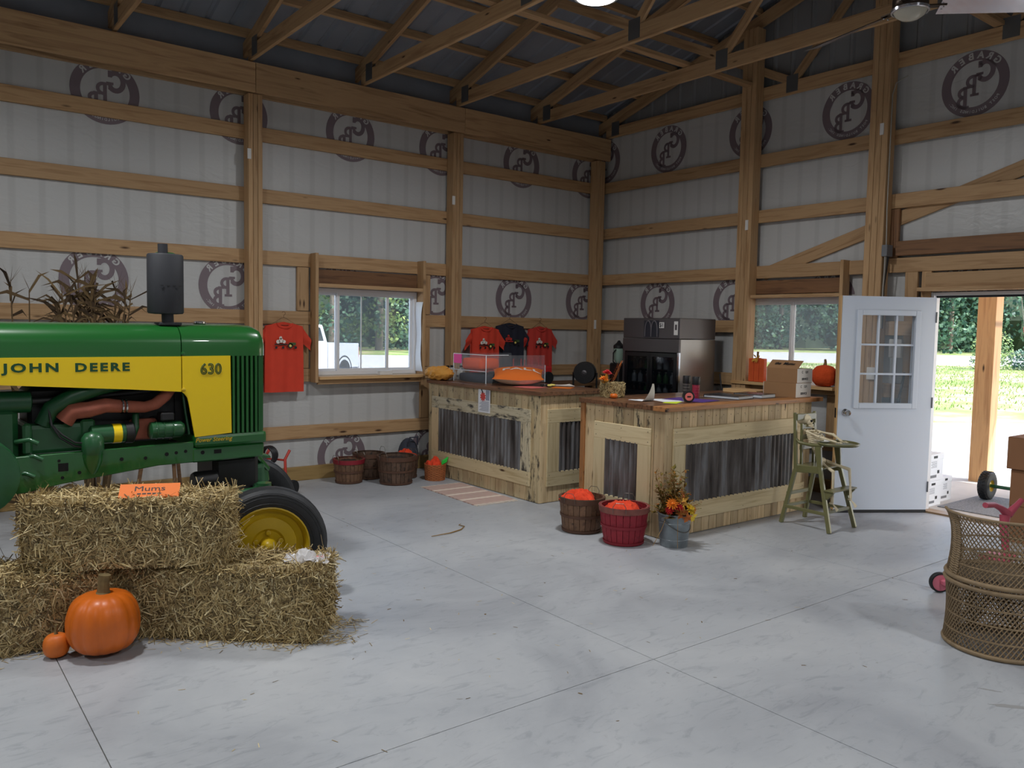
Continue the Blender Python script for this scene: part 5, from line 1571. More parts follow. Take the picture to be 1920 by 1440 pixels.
carton('open upper cardboard box with white printed ends', 6.74, 4.35, CT2 + .136, .24, .34, .135, True)
# ------------------------------------------------------------------ gable window sill
plain('block_orange', (222, 92, 40), .6, noise=.12, nscale=10)
t = thing('wooden_pumpkin', 'rectangular orange wooden pumpkin on the gable window sill', 'decoration', (7.70, 5.475, 1.133))
for k in range(3):
    MB().box(-.03, .03, -.10 + k * .068, -.035 + k * .068, 0, .265 - .006 * abs(k - 1)).build('wood_block', 'block_orange', t, bevel=.006)
MB().tube([(0, 0, .26), (0, .004, .30), (0, .002, .335)], [.014, .012, .012], 8).build('stem', 'twig', t)
bw = MB()
for i in range(8):
    leafy(bw, (-.032, -.02 + .005 * i, .265), (-.3, rs.uniform(-1, .6), rs.uniform(-.9, .8)), .06, .010, (1, 0, 0))
bw.build('raffia_bow', 'leaf_gold', t)
t = thing('fabric_pumpkin', 'round orange plush pumpkin half hidden by the open door', 'decoration', (7.71, 4.665, 1.133))
plain('plush_orange', (226, 84, 34), .95, bump=.4, nscale=60)
MB().lathe([(.02, 0), (.08, .01), (.115, .05), (.13, .11), (.118, .17), (.08, .21), (.02, .225)], 60, wob=lambda a, z: 1 - .09 * (1 - abs(math.sin(a * 4)) ** .5)).build('plush_body', 'plush_orange', t, smooth=60)
MB().tube([(0, 0, .21), (.01, 0, .25), (.02, .01, .28)], [.02, .014, .012], 8).build('stem', 'twig', t, smooth=60)
t = thing('cabled_gadget', 'small black cabled gadget on the gable window sill', 'gadget', (7.71, 5.70, 1.133))
MB().ball((0, 0, .015), (.045, .03, .018), 14, 8).build('gadget_body', 'black_plastic', t, smooth=180)
MB().tube([(.02, .02, .015), (.035, .05, .05), (.05, .06, .12), (.06, .055, .2)], .003, 6).build('cable', 'black_plastic', t)
o = MB().box(-.08, .08, -.03, .03, 0, .05).build('small_box', 'carton_white', None, Mx.Translation((4.45, 8.08, 1.128)), bevel=.003); tag(o, 'small white box standing on the small window sill', 'box')

# ------------------------------------------------------------------ behind the counters
wood('bench_wood', (120, 88, 58), (84, 58, 38))
t = thing('back_bench', 'dark wooden bench against the wall behind the counters', 'bench', (0, 0, 0))
board('bench_top', (5.80, 7.78, .985), (7.55, 7.78, .985), .48, .04, 'bench_wood', t, side=(0, 1, 0))
for x in (5.9, 7.45):
    for y in (7.6, 7.95):
        board('leg', (x, y, 0), (x, y, .965), .07, .07, 'bench_wood', t, side=(1, 0, 0))
plain('toy_red', (196, 44, 46), .4)
t = thing('toy_wagon', 'red toy wagon with black wheels behind the counter', 'toy', (6.05, 7.72, 1.005))
MB().box(.0, .46, -.12, .12, .13, .21).build('wagon_bed', 'toy_red', t, bevel=.01)
MB().box(.02, .44, -.10, .10, .205, .215).build('wagon_floor', 'toy_red', t)
for x in (.03, .15, .31, .43):
    for y in (-.11, .11):
        MB().tube([(x, y, .2), (x, y, .30)], .006, 6).build('stake', 'toy_red', t)
for x in (.08, .38):
    for y in (-.14, .14):
        MB().lathe([(.03, -.02), (.07, -.02), (.075, -.012), (.075, .012), (.07, .02), (.03, .02)], 20, axis='Y').xf(Mx.Translation((x, y, .076))).build('wheel', 'rubber', t, smooth=40)
    MB().tube([(x, -.14, .076), (x, .14, .076)], .01, 8).build('axle', 'black_metal', t)
t = thing('drum_fan', 'round black drum fan standing behind the counter by the corner', 'fan', (6.55, 7.05, 0), rad(215))
MB().tube([(0, -.14, .02), (0, -.14, 1.17), (0, .14, 1.17), (0, .14, .02)], .012, 8).build('stand', 'black_metal', t)
MB().lathe([(.10, -.06), (.125, -.06), (.13, -.05), (.13, .05), (.125, .06), (.10, .06)], 32, axis='X').xf(Mx.Translation((0, 0, 1.17))).build('drum', 'black_plastic', t, smooth=40)
for k in range(6):
    MB().lathe([(.025 + k * .016, .055), (.028 + k * .016, .058), (.025 + k * .016, .061)], 28, axis='X', cap=(False, False)).xf(Mx.Translation((0, 0, 1.17))).build('guard_ring', 'black_metal', t)
MB().lathe([(.03, .04), (.032, .06), (.015, .065)], 20, axis='X').xf(Mx.Translation((0, 0, 1.17))).build('hub_badge', 'stainless_dull', t)
for k in range(4):
    a = k * math.pi / 2
    MB().bar((.0, .03 * math.cos(a), 1.17 + .03 * math.sin(a)), (.02, .09 * math.cos(a), 1.17 + .09 * math.sin(a)), .05, .006, up=(1, .4, 0)).build('fan_blade', 'black_metal', t)
t = thing('shop_appliance', 'tall dark appliance with a rounded top beside the drinks cooler', 'appliance', (6.98, 6.93, 1.0 - .995), 0)
MB().box(-.08, .08, -.08, .10, 0, .95).build('stand', 'cooler_dark', t, bevel=.01)
MB().box(-.07, .07, -.07, .09, .952, 1.28).build('appliance_body', 'black_plastic', t, bevel=.015)
MB().lathe([(.03, 1.28), (.055, 1.32), (.065, 1.44), (.06, 1.46)], 18).build('hopper', 'bottle_plastic', t, smooth=40)
MB().lathe([(.066, 1.455), (.066, 1.49), (.03, 1.52), (.012, 1.55)], 18).build('hopper_lid', 'black_plastic', t, smooth=40)
MB().tube([(-.07, -.02, 1.44), (-.11, -.02, 1.40), (-.11, -.02, 1.3), (-.07, -.02, 1.27)], .008, 6).build('handle', 'black_metal', t)
t = thing('power_cable', 'black power cable hanging beside the drinks cooler', 'cable', (7.56, 5.88, 0))
MB().tube([(0, 0, 1.2), (.01, -.02, 1.05), (-.05, -.1, .95), (-.2, -.15, .93), (-.1, -.2, .88), (0, -.16, .6), (0, -.1, .02)], .009, 6).build('cord', 'black_plastic', t, smooth=60)
# duffel bag and easel by the wall
plain('bag_grey', (58, 62, 74), .9, noise=.2, nscale=8)
t = thing('duffel_bag', 'dark grey cloth bag slumped against the wall beside the counter', 'bag', (4.735, 8.04, 0))
MB().ball((0, 0, .2), (.12, .12, .2), 18, 12).build('bag_body', 'bag_grey', t, smooth=180)
MB().tube([(-.06, -.1, .33), (-.05, -.12, .42), (.05, -.12, .42), (.06, -.1, .33)], .01, 6).build('bag_handle', 'bag_grey', t, smooth=60)
# junction box and cables on the post, meter boxes
plain('box_grey', (112, 114, 118), .6)
plain('cable_grey', (170, 166, 156), .5)
t = thing('junction_box', 'grey electrical junction box with cables on the gable post', 'junction box', (7.695, 4.085, 2.49))
MB().box(-.05, .06, -.055, 0, -.055, .055).build('box', 'box_grey', t, bevel=.003)
for x, y in ((-.035, -.03), (-.012, -.03), (.012, -.03), (.035, -.03)):
    MB().tube([(x, y, -.05), (x * .6, -.02 - abs(x) * .1, -.2), (x * .3, -.012, -.34), (x * .3, -.012, -.75)], .006, 6).build('cable', 'black_plastic' if x > 0 else 'cable_grey', t, smooth=60)
MB().tube([(.0, -.02, .05), (-.005, -.012, .4), (-.005, -.012, 1.48), (.04, -.02, 1.6), (.1, -.1, 1.66)], .006, 6).build('riser_cable', 'cable_grey', t, smooth=60)
o = MB().box(-.03, 0, -.05, .05, -.06, .06).build('outlet_box', 'white_tag', None, Mx.Translation((7.66, 4.12, 1.30)), bevel=.004); tag(o, 'small outlet box on the gable post seen through the door glass', 'outlet')
o = MB().box(-.05, 0, -.06, .06, -.09, .09).build('switch_box', 'white_tag', None, Mx.Translation((7.80, 3.96, 1.55)), bevel=.004); tag(o, 'pale switch box on the wall seen through the door glass', 'switch')
t = thing('broom', 'black handled broom leaning behind the open door', 'broom', (7.55, 3.98, 0))
MB().tube([(0, 0, .02), (.22, -.12, 1.32)], .012, 8).build('handle', 'black_plastic', t)
MB().box(-.14, .14, -.03, .03, .0, .12).build('bristles', 'bag_grey', t)

# ------------------------------------------------------------------ baskets
STV = {}
def basket(lab, loc, rt, rb, h, n, mat, hoop, top_hoop=None, wire=True, rot=0, group='bushel baskets'):
    t = thing('bushel_basket', lab, 'basket', loc, rot, group)
    th = .006
    w_ = 2 * math.pi / n * .46
    for k in range(n):
        key = (rt, rb, h, n, mat)
        me = STV.get(key)
        if me is None:
            mb = MB()
            for i in range(5):
                v = i / 4
                r = rb + (rt - rb) * (v ** .8)
                z = h * v + .002
                for s in (-1, 1):
                    for q in (0, -th):
                        mb.v.append(((r + q) * math.cos(s * w_), (r + q) * math.sin(s * w_), z))
            for i in range(4):
                a = i * 4
                mb.f += [(a, a + 4, a + 6, a + 2), (a + 1, a + 3, a + 7, a + 5), (a, a + 1, a + 5, a + 4), (a + 2, a + 6, a + 7, a + 3)]
            mb.f += [(16, 17, 19, 18), (0, 2, 3, 1)]
            # grain runs along local x in the wood shader, so turn the coordinates
            me = mb.mesh('stave')
            me.materials.append(MAT[mat])
            STV[key] = me
        raw('stave', me, t, Mx.Rotation(2 * math.pi * k / n, 4, 'Z'))
    MB().lathe([(.001, .004), (rb - .004, .004), (rb - .004, .014), (.001, .014)], 28, cap=(False, False)).build('basket_floor', mat, t)
    for z, hh, mt in ((h - .045, .045, top_hoop or hoop), (h * .45, .022, hoop), (.006, .02, hoop)):
        r0 = rb + (rt - rb) * ((z / h) ** .8) + .0005
        r1 = rb + (rt - rb) * (((z + hh) / h) ** .8) + .0005
        MB().lathe([(r0, z), (r0 + .006, z), (r1 + .006, z + hh), (r1, z + hh)], 40, cap=(False, False)).build('hoop', mt, t, smooth=40)
    z = h - .02
    r1 = rt
    MB().lathe([(r1 - .018, z - .025), (r1 - .008, z - .025), (r1 - .006, z + .02), (r1 - .018, z + .02)], 40, cap=(False, False)).build('inner_hoop', top_hoop or hoop, t, smooth=40)
    if wire:
        for s in (-1, 1):
            MB().tube([(s * (rt + .008), -.05, h - .03), (s * (rt + .012), -.05, h + .02), (s * (rt + .012), -.03, h + .05), (s * (rt + .012), .03, h + .05), (s * (rt + .012), .05, h + .02), (s * (rt + .008), .05, h - .03)], .0025, 6).build('wire_handle', 'wire', t)
    return t
def cloth(lab, loc, rx, ry, h, mt, seed, name='crumpled_shirt', cat='shirt', group='orange shirts in baskets'):
    rr = random.Random(seed)
    ph = [rr.uniform(0, 6.28) for _ in range(6)]
    def f(u, v):
        a, r = 2 * math.pi * u, v
        n = .5 + .5 * math.sin(5 * a + 9 * r + ph[0]) * math.sin(7 * r + ph[1]) + .35 * math.sin(11 * a + 6 * r + ph[2]) + .25 * math.sin(17 * r + 3 * a + ph[3])
        e = max(0, 1 - r ** 3.5)
        n = .5 + .5 * math.sin(5 * math.cos(a) * r * 2.2 + ph[0]) * math.cos(6 * math.sin(a) * r + ph[1]) + .3 * math.sin(9 * r * math.sin(a + ph[2]) + ph[3])
        k = 1 + .10 * math.sin(3 * a + ph[4]) + .06 * math.sin(7 * a + ph[5])
        x, y = rx * r * math.cos(a) * k, ry * r * math.sin(a) * k
        q = V((x * 13 + seed, y * 13, seed * .7))
        rg = 1 - abs(mnoise.noise(q)) * 2.2 + .5 * (1 - abs(mnoise.noise(q * 2.3)) * 2)
        return (x, y, h * e * .72 + (.035 * rg) * (1 - .5 * r) * (h / .09))
    o = MB().grid(f, 72, 26).build(name, mt, None, Mx.Translation(V(loc)), smooth=180)
    return tag(o, lab, cat, group)
plain('cloth_bright', (232, 70, 34), .9, noise=.25, nscale=22, bump=.8)
plain('cloth_brown', (52, 40, 34), .95)
basket('brown bushel basket of orange shirts at the counter corner', (4.58, 4.93, 0), .19, .155, .29, 22, 'basket_stave', 'basket_hoop', 'basket_hoop', rot=.3)
basket('red bushel basket of orange shirts beside the galvanised bucket', (4.60, 4.46, 0), .197, .152, .30, 22, 'basket_stave_red', 'basket_hoop_red', 'basket_hoop_faded', rot=.6)
for (x, y), h0, l in (((4.58, 4.93), .29, 'brown'), ((4.60, 4.46), .30, 'red')):
    cloth('dark cloth lining heaped inside the %s basket' % l, (x, y, h0 - .09), .145, .145, .05, 'cloth_brown', len(l), 'cloth_lining', 'cloth', None)
cloth('crumpled orange shirts heaped high in the brown basket', (4.555, 4.94, .25), .155, .145, .085, 'cloth_bright', 12)
cloth('crumpled orange shirts heaped in the red basket', (4.59, 4.465, .245), .155, .14, .075, 'cloth_bright', 13)
basket('small basket with red rims against the wall beside the tractor tyre', (3.90, 7.86, 0), .165, .135, .255, 22, 'basket_stave', 'basket_hoop', 'basket_hoop_red', rot=.2)
basket('large dark basket in front of the row by the wall', (4.30, 7.55, 0), .205, .165, .30, 24, 'basket_stave_dark', 'basket_hoop', rot=.4)
basket('dark basket half hidden behind the large one by the wall', (4.20, 8.0 - .02, 0), .17, .14, .28, 22, 'basket_stave_dark', 'basket_hoop', rot=.1)
cloth('red brown apples cloth inside the small red rimmed basket', (3.90, 7.86, .19), .14, .14, .05, 'cloth_brown', 31, 'cloth_lining', 'cloth', None)
cloth('dark cloth inside the large basket by the wall', (4.30, 7.55, .23), .17, .17, .05, 'cloth_brown', 32, 'cloth_lining', 'cloth', None)
basket('dark basket topped with orange cloth between the large basket and the counter', (4.56, 7.80, 0), .145, .12, .25, 20, 'basket_stave_dark', 'basket_hoop', rot=.5)
cloth('orange cloth heaped in the dark basket beside the counter', (4.56, 7.80, .2), .125, .115, .10, 'cloth_bright', 33)
plain('woven_tan', (170, 100, 56), .8, noise=.2, nscale=30)
t = thing('woven_basket', 'small round woven basket of orange cloth beside the counter', 'basket', (4.77, 7.52, 0) if False else (4.76, 7.50, 0))
for k in range(14):
    z = .006 + k * .0125
    MB().tube([((.105 + .008 * k / 14) * math.cos(a), (.105 + .008 * k / 14) * math.sin(a), z + .002 * math.sin(a * 12 + k * math.pi)) for a in [2 * math.pi * q / 48 for q in range(48)]], .0068, 6, closed=True).build('woven_row', 'woven_tan', t, smooth=180)
for k in range(24):
    a = 2 * math.pi * k / 24
    MB().tube([(.108 * math.cos(a), .108 * math.sin(a), .002), (.117 * math.cos(a), .117 * math.sin(a), .182)], .0035, 5).build('upright', 'woven_tan', t)
MB().lathe([(.001, .004), (.104, .004)], 24, cap=(True, False)).build('basket_floor', 'woven_tan', t)
cloth('orange cloth rounded up in the small woven basket', (4.75, 7.50, .12), .098, .098, .12, 'cloth_bright', 40, 'orange_cloth', 'cloth', None)
plain('tag_green', (40, 206, 70), .5)
t = thing('green_scoop', 'bright green plastic scoop stuck in the woven basket', 'scoop', (4.83, 7.46, .16))
MB().prism([(-.02, 0), (.05, .03), (.07, .085), (.0, .05)], -.012, .012, 'Y').build('scoop_blade', 'tag_green', t, bevel=.002)
MB().tube([(-.01, 0, .01), (-.03, 0, -.03)], .006, 6).build('scoop_handle', 'tag_green', t)

# ------------------------------------------------------------------ galvanised bucket of autumn foliage
t = thing('bucket', 'galvanised metal bucket at the pine counter corner', 'bucket', (4.865, 4.17, 0))
MB().lathe([(.104, 0), (.106, .004), (.128, .25), (.134, .256), (.134, .262), (.126, .262), (.103, .02), (.001, .016)], 36, cap=(True, False)).build('pail', 'galvanised', t, smooth=40)
for z in (.06, .19):
    r0 = .105 + .0235 * z / .25
    MB().lathe([(r0, z - .004), (r0 + .0025, z), (r0, z + .004)], 36, cap=(False, False)).build('pail_ridge', 'galvanised', t)
for s in (-1, 1):
    MB().lathe([(.004, 0), (.016, 0), (.016, .006), (.004, .006)], 12, axis='X').xf(Mx.Diagonal((s, 1, 1, 1))).xf(Mx.Translation((s * .128, 0, .225))).build('handle_ear', 'galvanised', t)
MB().tube([(.132 * math.cos(a), -.132 * abs(math.sin(a)) * .9, .225 - .1 * abs(math.sin(a))) for a in [math.pi * q / 12 for q in range(13)]], .003, 6).build('bail', 'wire', t)
t = thing('autumn_bouquet', 'dried autumn leaves and orange flowers standing in the bucket', 'bouquet', (4.865, 4.17, .03))
rs = random.Random(77)
plain('stem_dry', (150, 118, 70), .8)
island('leaf_mix', [(0, (112, 84, 36)), (.3, (132, 112, 46)), (.55, (86, 88, 40)), (.75, (160, 104, 42)), (1, (108, 74, 34))], .7, .2)
stm = MB()
lv = MB()
for i in range(44):
    a, q = rs.uniform(0, 6.28), rs.uniform(.0, .15)
    h = rs.uniform(.32, .56) if i < 32 else rs.uniform(.2, .3)
    p0 = V((.04 * math.cos(a), .04 * math.sin(a), 0))
    p1 = V((.07 * math.cos(a), .07 * math.sin(a), .22))
    p2 = V((q * math.cos(a) - .03, q * math.sin(a) + .01, h))
    stm.tube([p0, p1, p2], .002, 5)
    for k in range(26):
        v = rs.uniform(.2, 1.05)
        p = p1 + (p2 - p1) * v
        leafy(lv, p, (rs.gauss(0, 1), rs.gauss(0, 1), rs.uniform(-.1, .9)), rs.uniform(.02, .06), rs.uniform(.005, .015))
for i in range(8):
    a = rs.uniform(0, 6.28)
    d = V((math.cos(a), math.sin(a), rs.uniform(.1, .6))).normalized()
    p = V((.06 * math.cos(a), .06 * math.sin(a), .24))
    for k in range(9):
        q = p + d * (.02 * k)
        s_ = d.cross(V((0, 0, 1))).normalized()
        for s in (-1, 1):
            leafy(lv, q, d * .4 + s_ * s, .05 * (1 - k / 11), .009)
stm.build('stems', 'stem_dry', t)
lv.build('dried_leaves', 'leaf_mix', t)['kind'] = 'stuff'
for i in range(30):
    a, q, z = rs.uniform(0, 6.28), rs.uniform(.02, .15), rs.uniform(.25, .52)
    if i % 2: continue
    MB().ball((q * math.cos(a) - .03, q * math.sin(a), z), .006, 6, 5).build('seed_pod', 'leaf_rust', t)
bloom(t, (-.10, -.06, .32), .055, 'petal_orange', seed=3, d=(-.6, -.5, .6))
bloom(t, (-.06, -.09, .29), .045, 'petal_red', seed=4, d=(-.4, -.8, .4))
bloom(t, (-.105, -.04, .27), .04, 'petal_red', seed=8, d=(-.8, -.5, .2))
bloom(t, (.035, -.12, .27), .055, 'petal_yellow', seed=5, d=(.2, -.9, .5))
bloom(t, (.075, -.105, .26), .05, 'petal_orange', seed=6, d=(.5, -.9, .4))
def big_leaf(c, d, r, mt, seed):
    rb = random.Random(seed)
    z = V(d).normalized(); x = z.orthogonal().normalized(); y = z.cross(x)
    pts = []
    for i in range(14):
        a = 2 * math.pi * i / 14
        q = r * (1 if i % 2 == 0 else .5) * rb.uniform(.85, 1.1)
        pts.append(V(c) + x * q * math.cos(a) + y * q * math.sin(a) + z * (.012 * math.sin(3 * a)))
    MB().add([V(c)] + pts, [(0, 1 + i, 1 + (i + 1) % 14) for i in range(14)]).build('leaf', mt, t)
big_leaf((-.02, -.08, .33), (-.4, -.8, .5), .075, 'leaf_gold', 1)
big_leaf((.02, -.07, .36), (.1, -1, .4), .07, 'leaf_rust', 2)
big_leaf((-.05, -.12, .25), (-.3, -1, .1), .06, 'leaf_rust', 3)
big_leaf((.05, -.145, .215), (.2, -1, .1), .05, 'petal_yellow', 4)
big_leaf((-.02, -.145, .22), (-.1, -1, .1), .05, 'leaf_rust', 5)
MB().tube([(-.09, -.11, .24), (-.11, -.13, .1), (-.105, -.13, -.01)], .002, 5).build('hanging_stem', 'stem_dry', t)
MB().tube([(-.11, -.03, .26), (-.17, -.02, .12), (-.24, .0, .0)], .0022, 5).build('hanging_stem', 'stem_dry', t)
# ------------------------------------------------------------------ rug
m, nt, b = mat_new('rug_weave')
tc = N(nt, 'ShaderNodeTexCoord')
sp_ = N(nt, 'ShaderNodeSeparateXYZ'); nt.links.new(tc.outputs['Object'], sp_.inputs[0])
wv = N(nt, 'ShaderNodeTexWave', wave_type='BANDS', bands_direction='DIAGONAL'); wv.inputs['Scale'].default_value = 9; wv.inputs['Distortion'].default_value = 1.5
nt.links.new(tc.outputs['Object'], wv.inputs['Vector'])
r1 = ramp(nt, [(.4, lin(178, 142, 130)), (.55, lin(206, 184, 172))])
nt.links.new(wv.outputs[0], r1.inputs[0])
pg = N(nt, 'ShaderNodeMath', operation='PINGPONG'); nt.links.new(sp_.outputs[1], pg.inputs[0]); pg.inputs[1].default_value = .13
r2 = ramp(nt, [(.0, (1, 1, 1, 1)), (.026, (1, 1, 1, 1)), (.032, (0, 0, 0, 1))])
nt.links.new(pg.outputs[0], r2.inputs[0])
mx = N(nt, 'ShaderNodeMixRGB'); nt.links.new(r2.outputs[0], mx.inputs[0]); nt.links.new(r1.outputs[0], mx.inputs[1]); mx.inputs[2].default_value = lin(226, 208, 192)
nt.links.new(mx.outputs[0], b.inputs['Base Color']); b.inputs['Roughness'].default_value = .95
t = thing('rug', 'small pink and cream striped rug with fringe beside the counter', 'rug', (4.62, 6.67, 0), rad(-2))
MB().box(-.24, .24, -.5, .5, .001, .009).build('rug_weave', 'rug_weave', t)
plain('fringe', (226, 214, 200), .95)
fg = MB()
for s in (-1, 1):
    for k in range(44):
        x = -.238 + k * .0111
        e = rs.uniform(-.008, .008)
        fg.bar((x, s * .498, .005), (x + e, s * (.535 + rs.uniform(0, .015)), .003), .005, .003)
fg.build('fringe', 'fringe', t)['kind'] = 'stuff'
t = thing('twig', 'thin bare twig lying on the concrete floor', 'twig', (3.62, 5.45, 0))
MB().tube([(-.2, -.02, .006), (-.02, -.02, .008), (.12, .03, .007), (.2, .10, .008), (.19, .17, .006), (.23, .20, .005)], [.003, .005, .005, .004, .003, .002], 6).build('stalk', 'stem_dry', t, smooth=60)

# ------------------------------------------------------------------ high chair (faces -y)
plain('olive_paint', (112, 110, 72), .35, coat=.3, noise=.1)
hc = thing('high_chair', 'olive green wooden high chair with tray at the counter end', 'high chair', (6.45, 3.92, 0))
def hp(x, y, z): return (x - 6.45, y - 3.92, z)
for x0, x1 in ((6.268, 6.30), (6.632, 6.60)):
    lg = MB().bar(hp(x0, 4.15, .0), hp(x1, 4.045, .50), .032, .036, up=(0, 1, 0)).build('leg', 'olive_paint', hc, bevel=.006)
    MB().bar(hp(x1, 4.045, .48), hp(x1, 4.075, .985), .030, .034, up=(0, 1, 0), w1=.026, h1=.026).build('back_post', 'olive_paint', hc, bevel=.006)
    xf_, xt_ = (6.245, 6.30) if x0 < 6.45 else (6.645, 6.60)
    MB().bar(hp(xf_, 3.67, 0), hp(xt_, 3.815, .54), .032, .036, up=(0, 1, 0)).build('leg', 'olive_paint', hc, bevel=.006)
    MB().bar(hp(xt_, 3.815, .52), hp(xt_, 3.84, .715), .028, .04, up=(0, 1, 0), w1=.028, h1=.06).build('tray_support', 'olive_paint', hc, bevel=.006)
    MB().bar(hp(x1, 4.05, .495), hp(x1, 3.80, .515), .022, .062, up=(0, 0, 1)).build('seat_rail', 'olive_paint', hc, bevel=.004)
    MB().tube([hp(x1, 4.065, .84), hp(x1, 4.06, .76), hp(x1, 4.02, .728), hp(x1, 3.92, .72), hp(x1, 3.80, .725)], [.012, .014, .015, .015, .014], 10).build('arm', 'olive_paint', hc, smooth=60)
    MB().bar(hp(x0, 4.12, .155), hp(xf_ + (.006 if x0 < 6.45 else -.006), 3.71, .155), .018, .028).build('stretcher', 'olive_paint', hc, bevel=.003)
    MB().prism([(3.76 - 3.92, .345), (3.66 - 3.92, .345), (3.70 - 3.92, .30), (3.745 - 3.92, .255)], (xt_ - 6.45) * 1.12 - .012, (xt_ - 6.45) * 1.12 + .012, 'X').build('footrest_bracket', 'olive_paint', hc, bevel=.003)
    MB().bar(hp(6.45 + (x1 - 6.45) * .62, 4.03, .52), hp(6.45 + (x1 - 6.45) * .62, 4.04, .89), .024, .022, up=(0, 1, 0)).build('inner_post', 'olive_paint', hc, bevel=.004)
MB().box(-.15, .15, .13, .15, .915, .975).build('back_rail', 'olive_paint', hc, bevel=.006)
for z in (.86, .77, .68):
    MB().box(-.11, .11, .112, .126, z - .022, z + .022).build('back_slat', 'olive_paint', hc, bevel=.004)
MB().box(-.16, .16, -.11, .13, .515, .535).build('seat', 'olive_paint', hc, bevel=.006)
MB().bar(hp(6.27, 4.1, .27), hp(6.63, 4.1, .27), .018, .028, up=(0, 0, 1)).build('stretcher', 'olive_paint', hc)
for y, z in ((4.12, .155), (3.715, .17)):
    MB().bar(hp(6.262, y, z), hp(6.64, y, z), .018, .028).build('stretcher', 'olive_paint', hc, bevel=.003)
MB().box(-.19, .19, -.26, -.17, .345, .358).build('footrest', 'olive_paint', hc, bevel=.003)
MB().prism([(.175 * math.cos(a) * (1 if math.sin(a) > 0 else 1.0), (.10 if math.sin(a) > 0 else .20) * math.sin(a) - .14) for a in [2 * math.pi * k / 28 for k in range(28)]], .728, .74, 'Z').build('tray', 'olive_paint', hc, bevel=.003)
MB().tube([(.178 * math.cos(a), (.103 if math.sin(a) > 0 else .203) * math.sin(a) - .14, .745) for a in [2 * math.pi * k / 36 for k in range(36)]], .009, 8, closed=True).build('tray_rim', 'olive_paint', hc, smooth=180)
plain('plate_white', (230, 232, 234), .3)
o = MB().lathe([(.03, 0), (.05, .003), (.068, .014), (.07, .016), (.066, .015), (.045, .006), (.001, .006)], 28, cap=(True, False)).build('plate', 'plate_white', None, Mx.Translation((6.40, 3.86, .7415)), smooth=40); tag(o, 'small white plate on the high chair tray', 'plate')

# ------------------------------------------------------------------ toy skeleton seated in the high chair
plain('bone', (222, 208, 176), .55, noise=.12, nscale=30)
sk = thing('toy_skeleton', 'small plastic skeleton sitting in the high chair', 'skeleton', (6.45, 3.92, 0))
def bone(nm, pts, r, par=sk, n=8):
    pts = [V(hp(*p)) for p in pts]
    rs_ = [r * 1.5] + [r] * (len(pts) - 2) + [r * 1.5] if len(pts) > 2 else r
    if len(pts) == 2:
        d = pts[1] - pts[0]
        pts = [pts[0], pts[0] + d * .08, pts[0] + d * .5, pts[0] + d * .92, pts[1]]
        rs_ = [r * 1.9, r * 1.9, r * 1.15, r * 1.8, r * 1.8]
    return MB().tube(pts, rs_, n).build(nm, 'bone', par, smooth=60)
SKX = 6.45
mb = MB().ball(hp(SKX, 4.082, .922), (.050, .064, .052), 18, 12)
mb.ball(hp(SKX, 4.032, .898), (.036, .032, .032), 12, 8)
mb.box(-.022, .022, 4.0 - 3.92, 4.035 - 3.92, .866, .878)
HM = Mx.Translation((0, .14, 0)) @ Mx.Rotation(rad(24), 4, 'Z') @ Mx.Translation((0, -.14, 0))
skull = mb.xf(HM).build('skull', 'bone', sk, smooth=50)
MB().tube([hp(SKX - .024, 4.035, .868), hp(SKX - .02, 4.005, .856), hp(SKX, 3.994, .853), hp(SKX + .02, 4.005, .856), hp(SKX + .024, 4.035, .868)], .006, 6).xf(HM).build('jaw', 'bone', skull, smooth=60)
for s in (-1, 1):
    MB().ball(hp(SKX + s * .0225, 4.012, .910), (.011, .012, .012), 10, 6).xf(HM).build('eye_socket', 'dark_void', skull)
MB().ball(hp(SKX, 4.0, .89), (.007, .005, .009), 8, 6).xf(HM).build('nose_hole', 'dark_void', skull)
bone('spine', [(SKX, 4.06, .87), (SKX, 4.045, .83), (SKX, 4.02, .76), (SKX, 3.985, .68), (SKX, 3.94, .60), (SKX, 3.91, .565)], .010)
for k in range(8):
    v = k / 7
    cy, cz, wdt, dep = 4.035 - .04 * v, .825 - .016 * k, .07 + .02 * math.sin(math.pi * (.15 + .7 * v)), .075 + .03 * math.sin(math.pi * v)
    for s in (-1, 1):
        MB().tube([hp(SKX + s * wdt * math.sin(a), cy - dep * (1 - math.cos(a)) / 1.0 * .62, cz - .02 * a / math.pi) for a in [math.pi * q / 8 for q in range(9)]], .0048, 6).build('rib', 'bone', sk, smooth=60)
bone('breastbone', [(SKX, 3.965, .815), (SKX, 3.94, .73)], .007)
for s in (-1, 1):
    bone('collarbone', [(SKX, 3.975, .825), (SKX + s * .06, 4.01, .828)], .005)
    MB().prism([(.0, 0), (.03, .005), (.008, -.05)], 4.035 - 3.92, 4.04 - 3.92, 'Y').xf(Mx.Diagonal((s, 1, 1, 1))).xf(Mx.Translation((s * .03, 0, .825))).build('shoulder_blade', 'bone', sk)
    sh, el, wr_ = (SKX + s * .065, 4.01, .822), (SKX + s * .10, 3.86, .788 if s < 0 else .80), (SKX + s * .045 - .01, 3.735, .757)
    bone('upper_arm', [sh, el], .0065)
    bone('forearm', [el, wr_], .0045)
    bone('forearm', [(el[0] + .008, el[1], el[2] + .008), (wr_[0] + .008, wr_[1], wr_[2] + .004)], .0035)
    for q in range(5):
        a = rad(-26 + 13 * q)
        L_ = (.040, .055, .058, .055, .045)[q]
        p1 = (wr_[0] + .022 * math.sin(a), wr_[1] - .022 * math.cos(a), .757)
        p2 = (wr_[0] + L_ * math.sin(a) * 1.1, wr_[1] - L_ * math.cos(a), .753)
        MB().tube([hp(*wr_), hp(*p1), hp(p2[0] * .5 + p1[0] * .5, p2[1] * .5 + p1[1] * .5, .760), hp(*p2)], .0028, 6).build('finger', 'bone', sk, smooth=60)
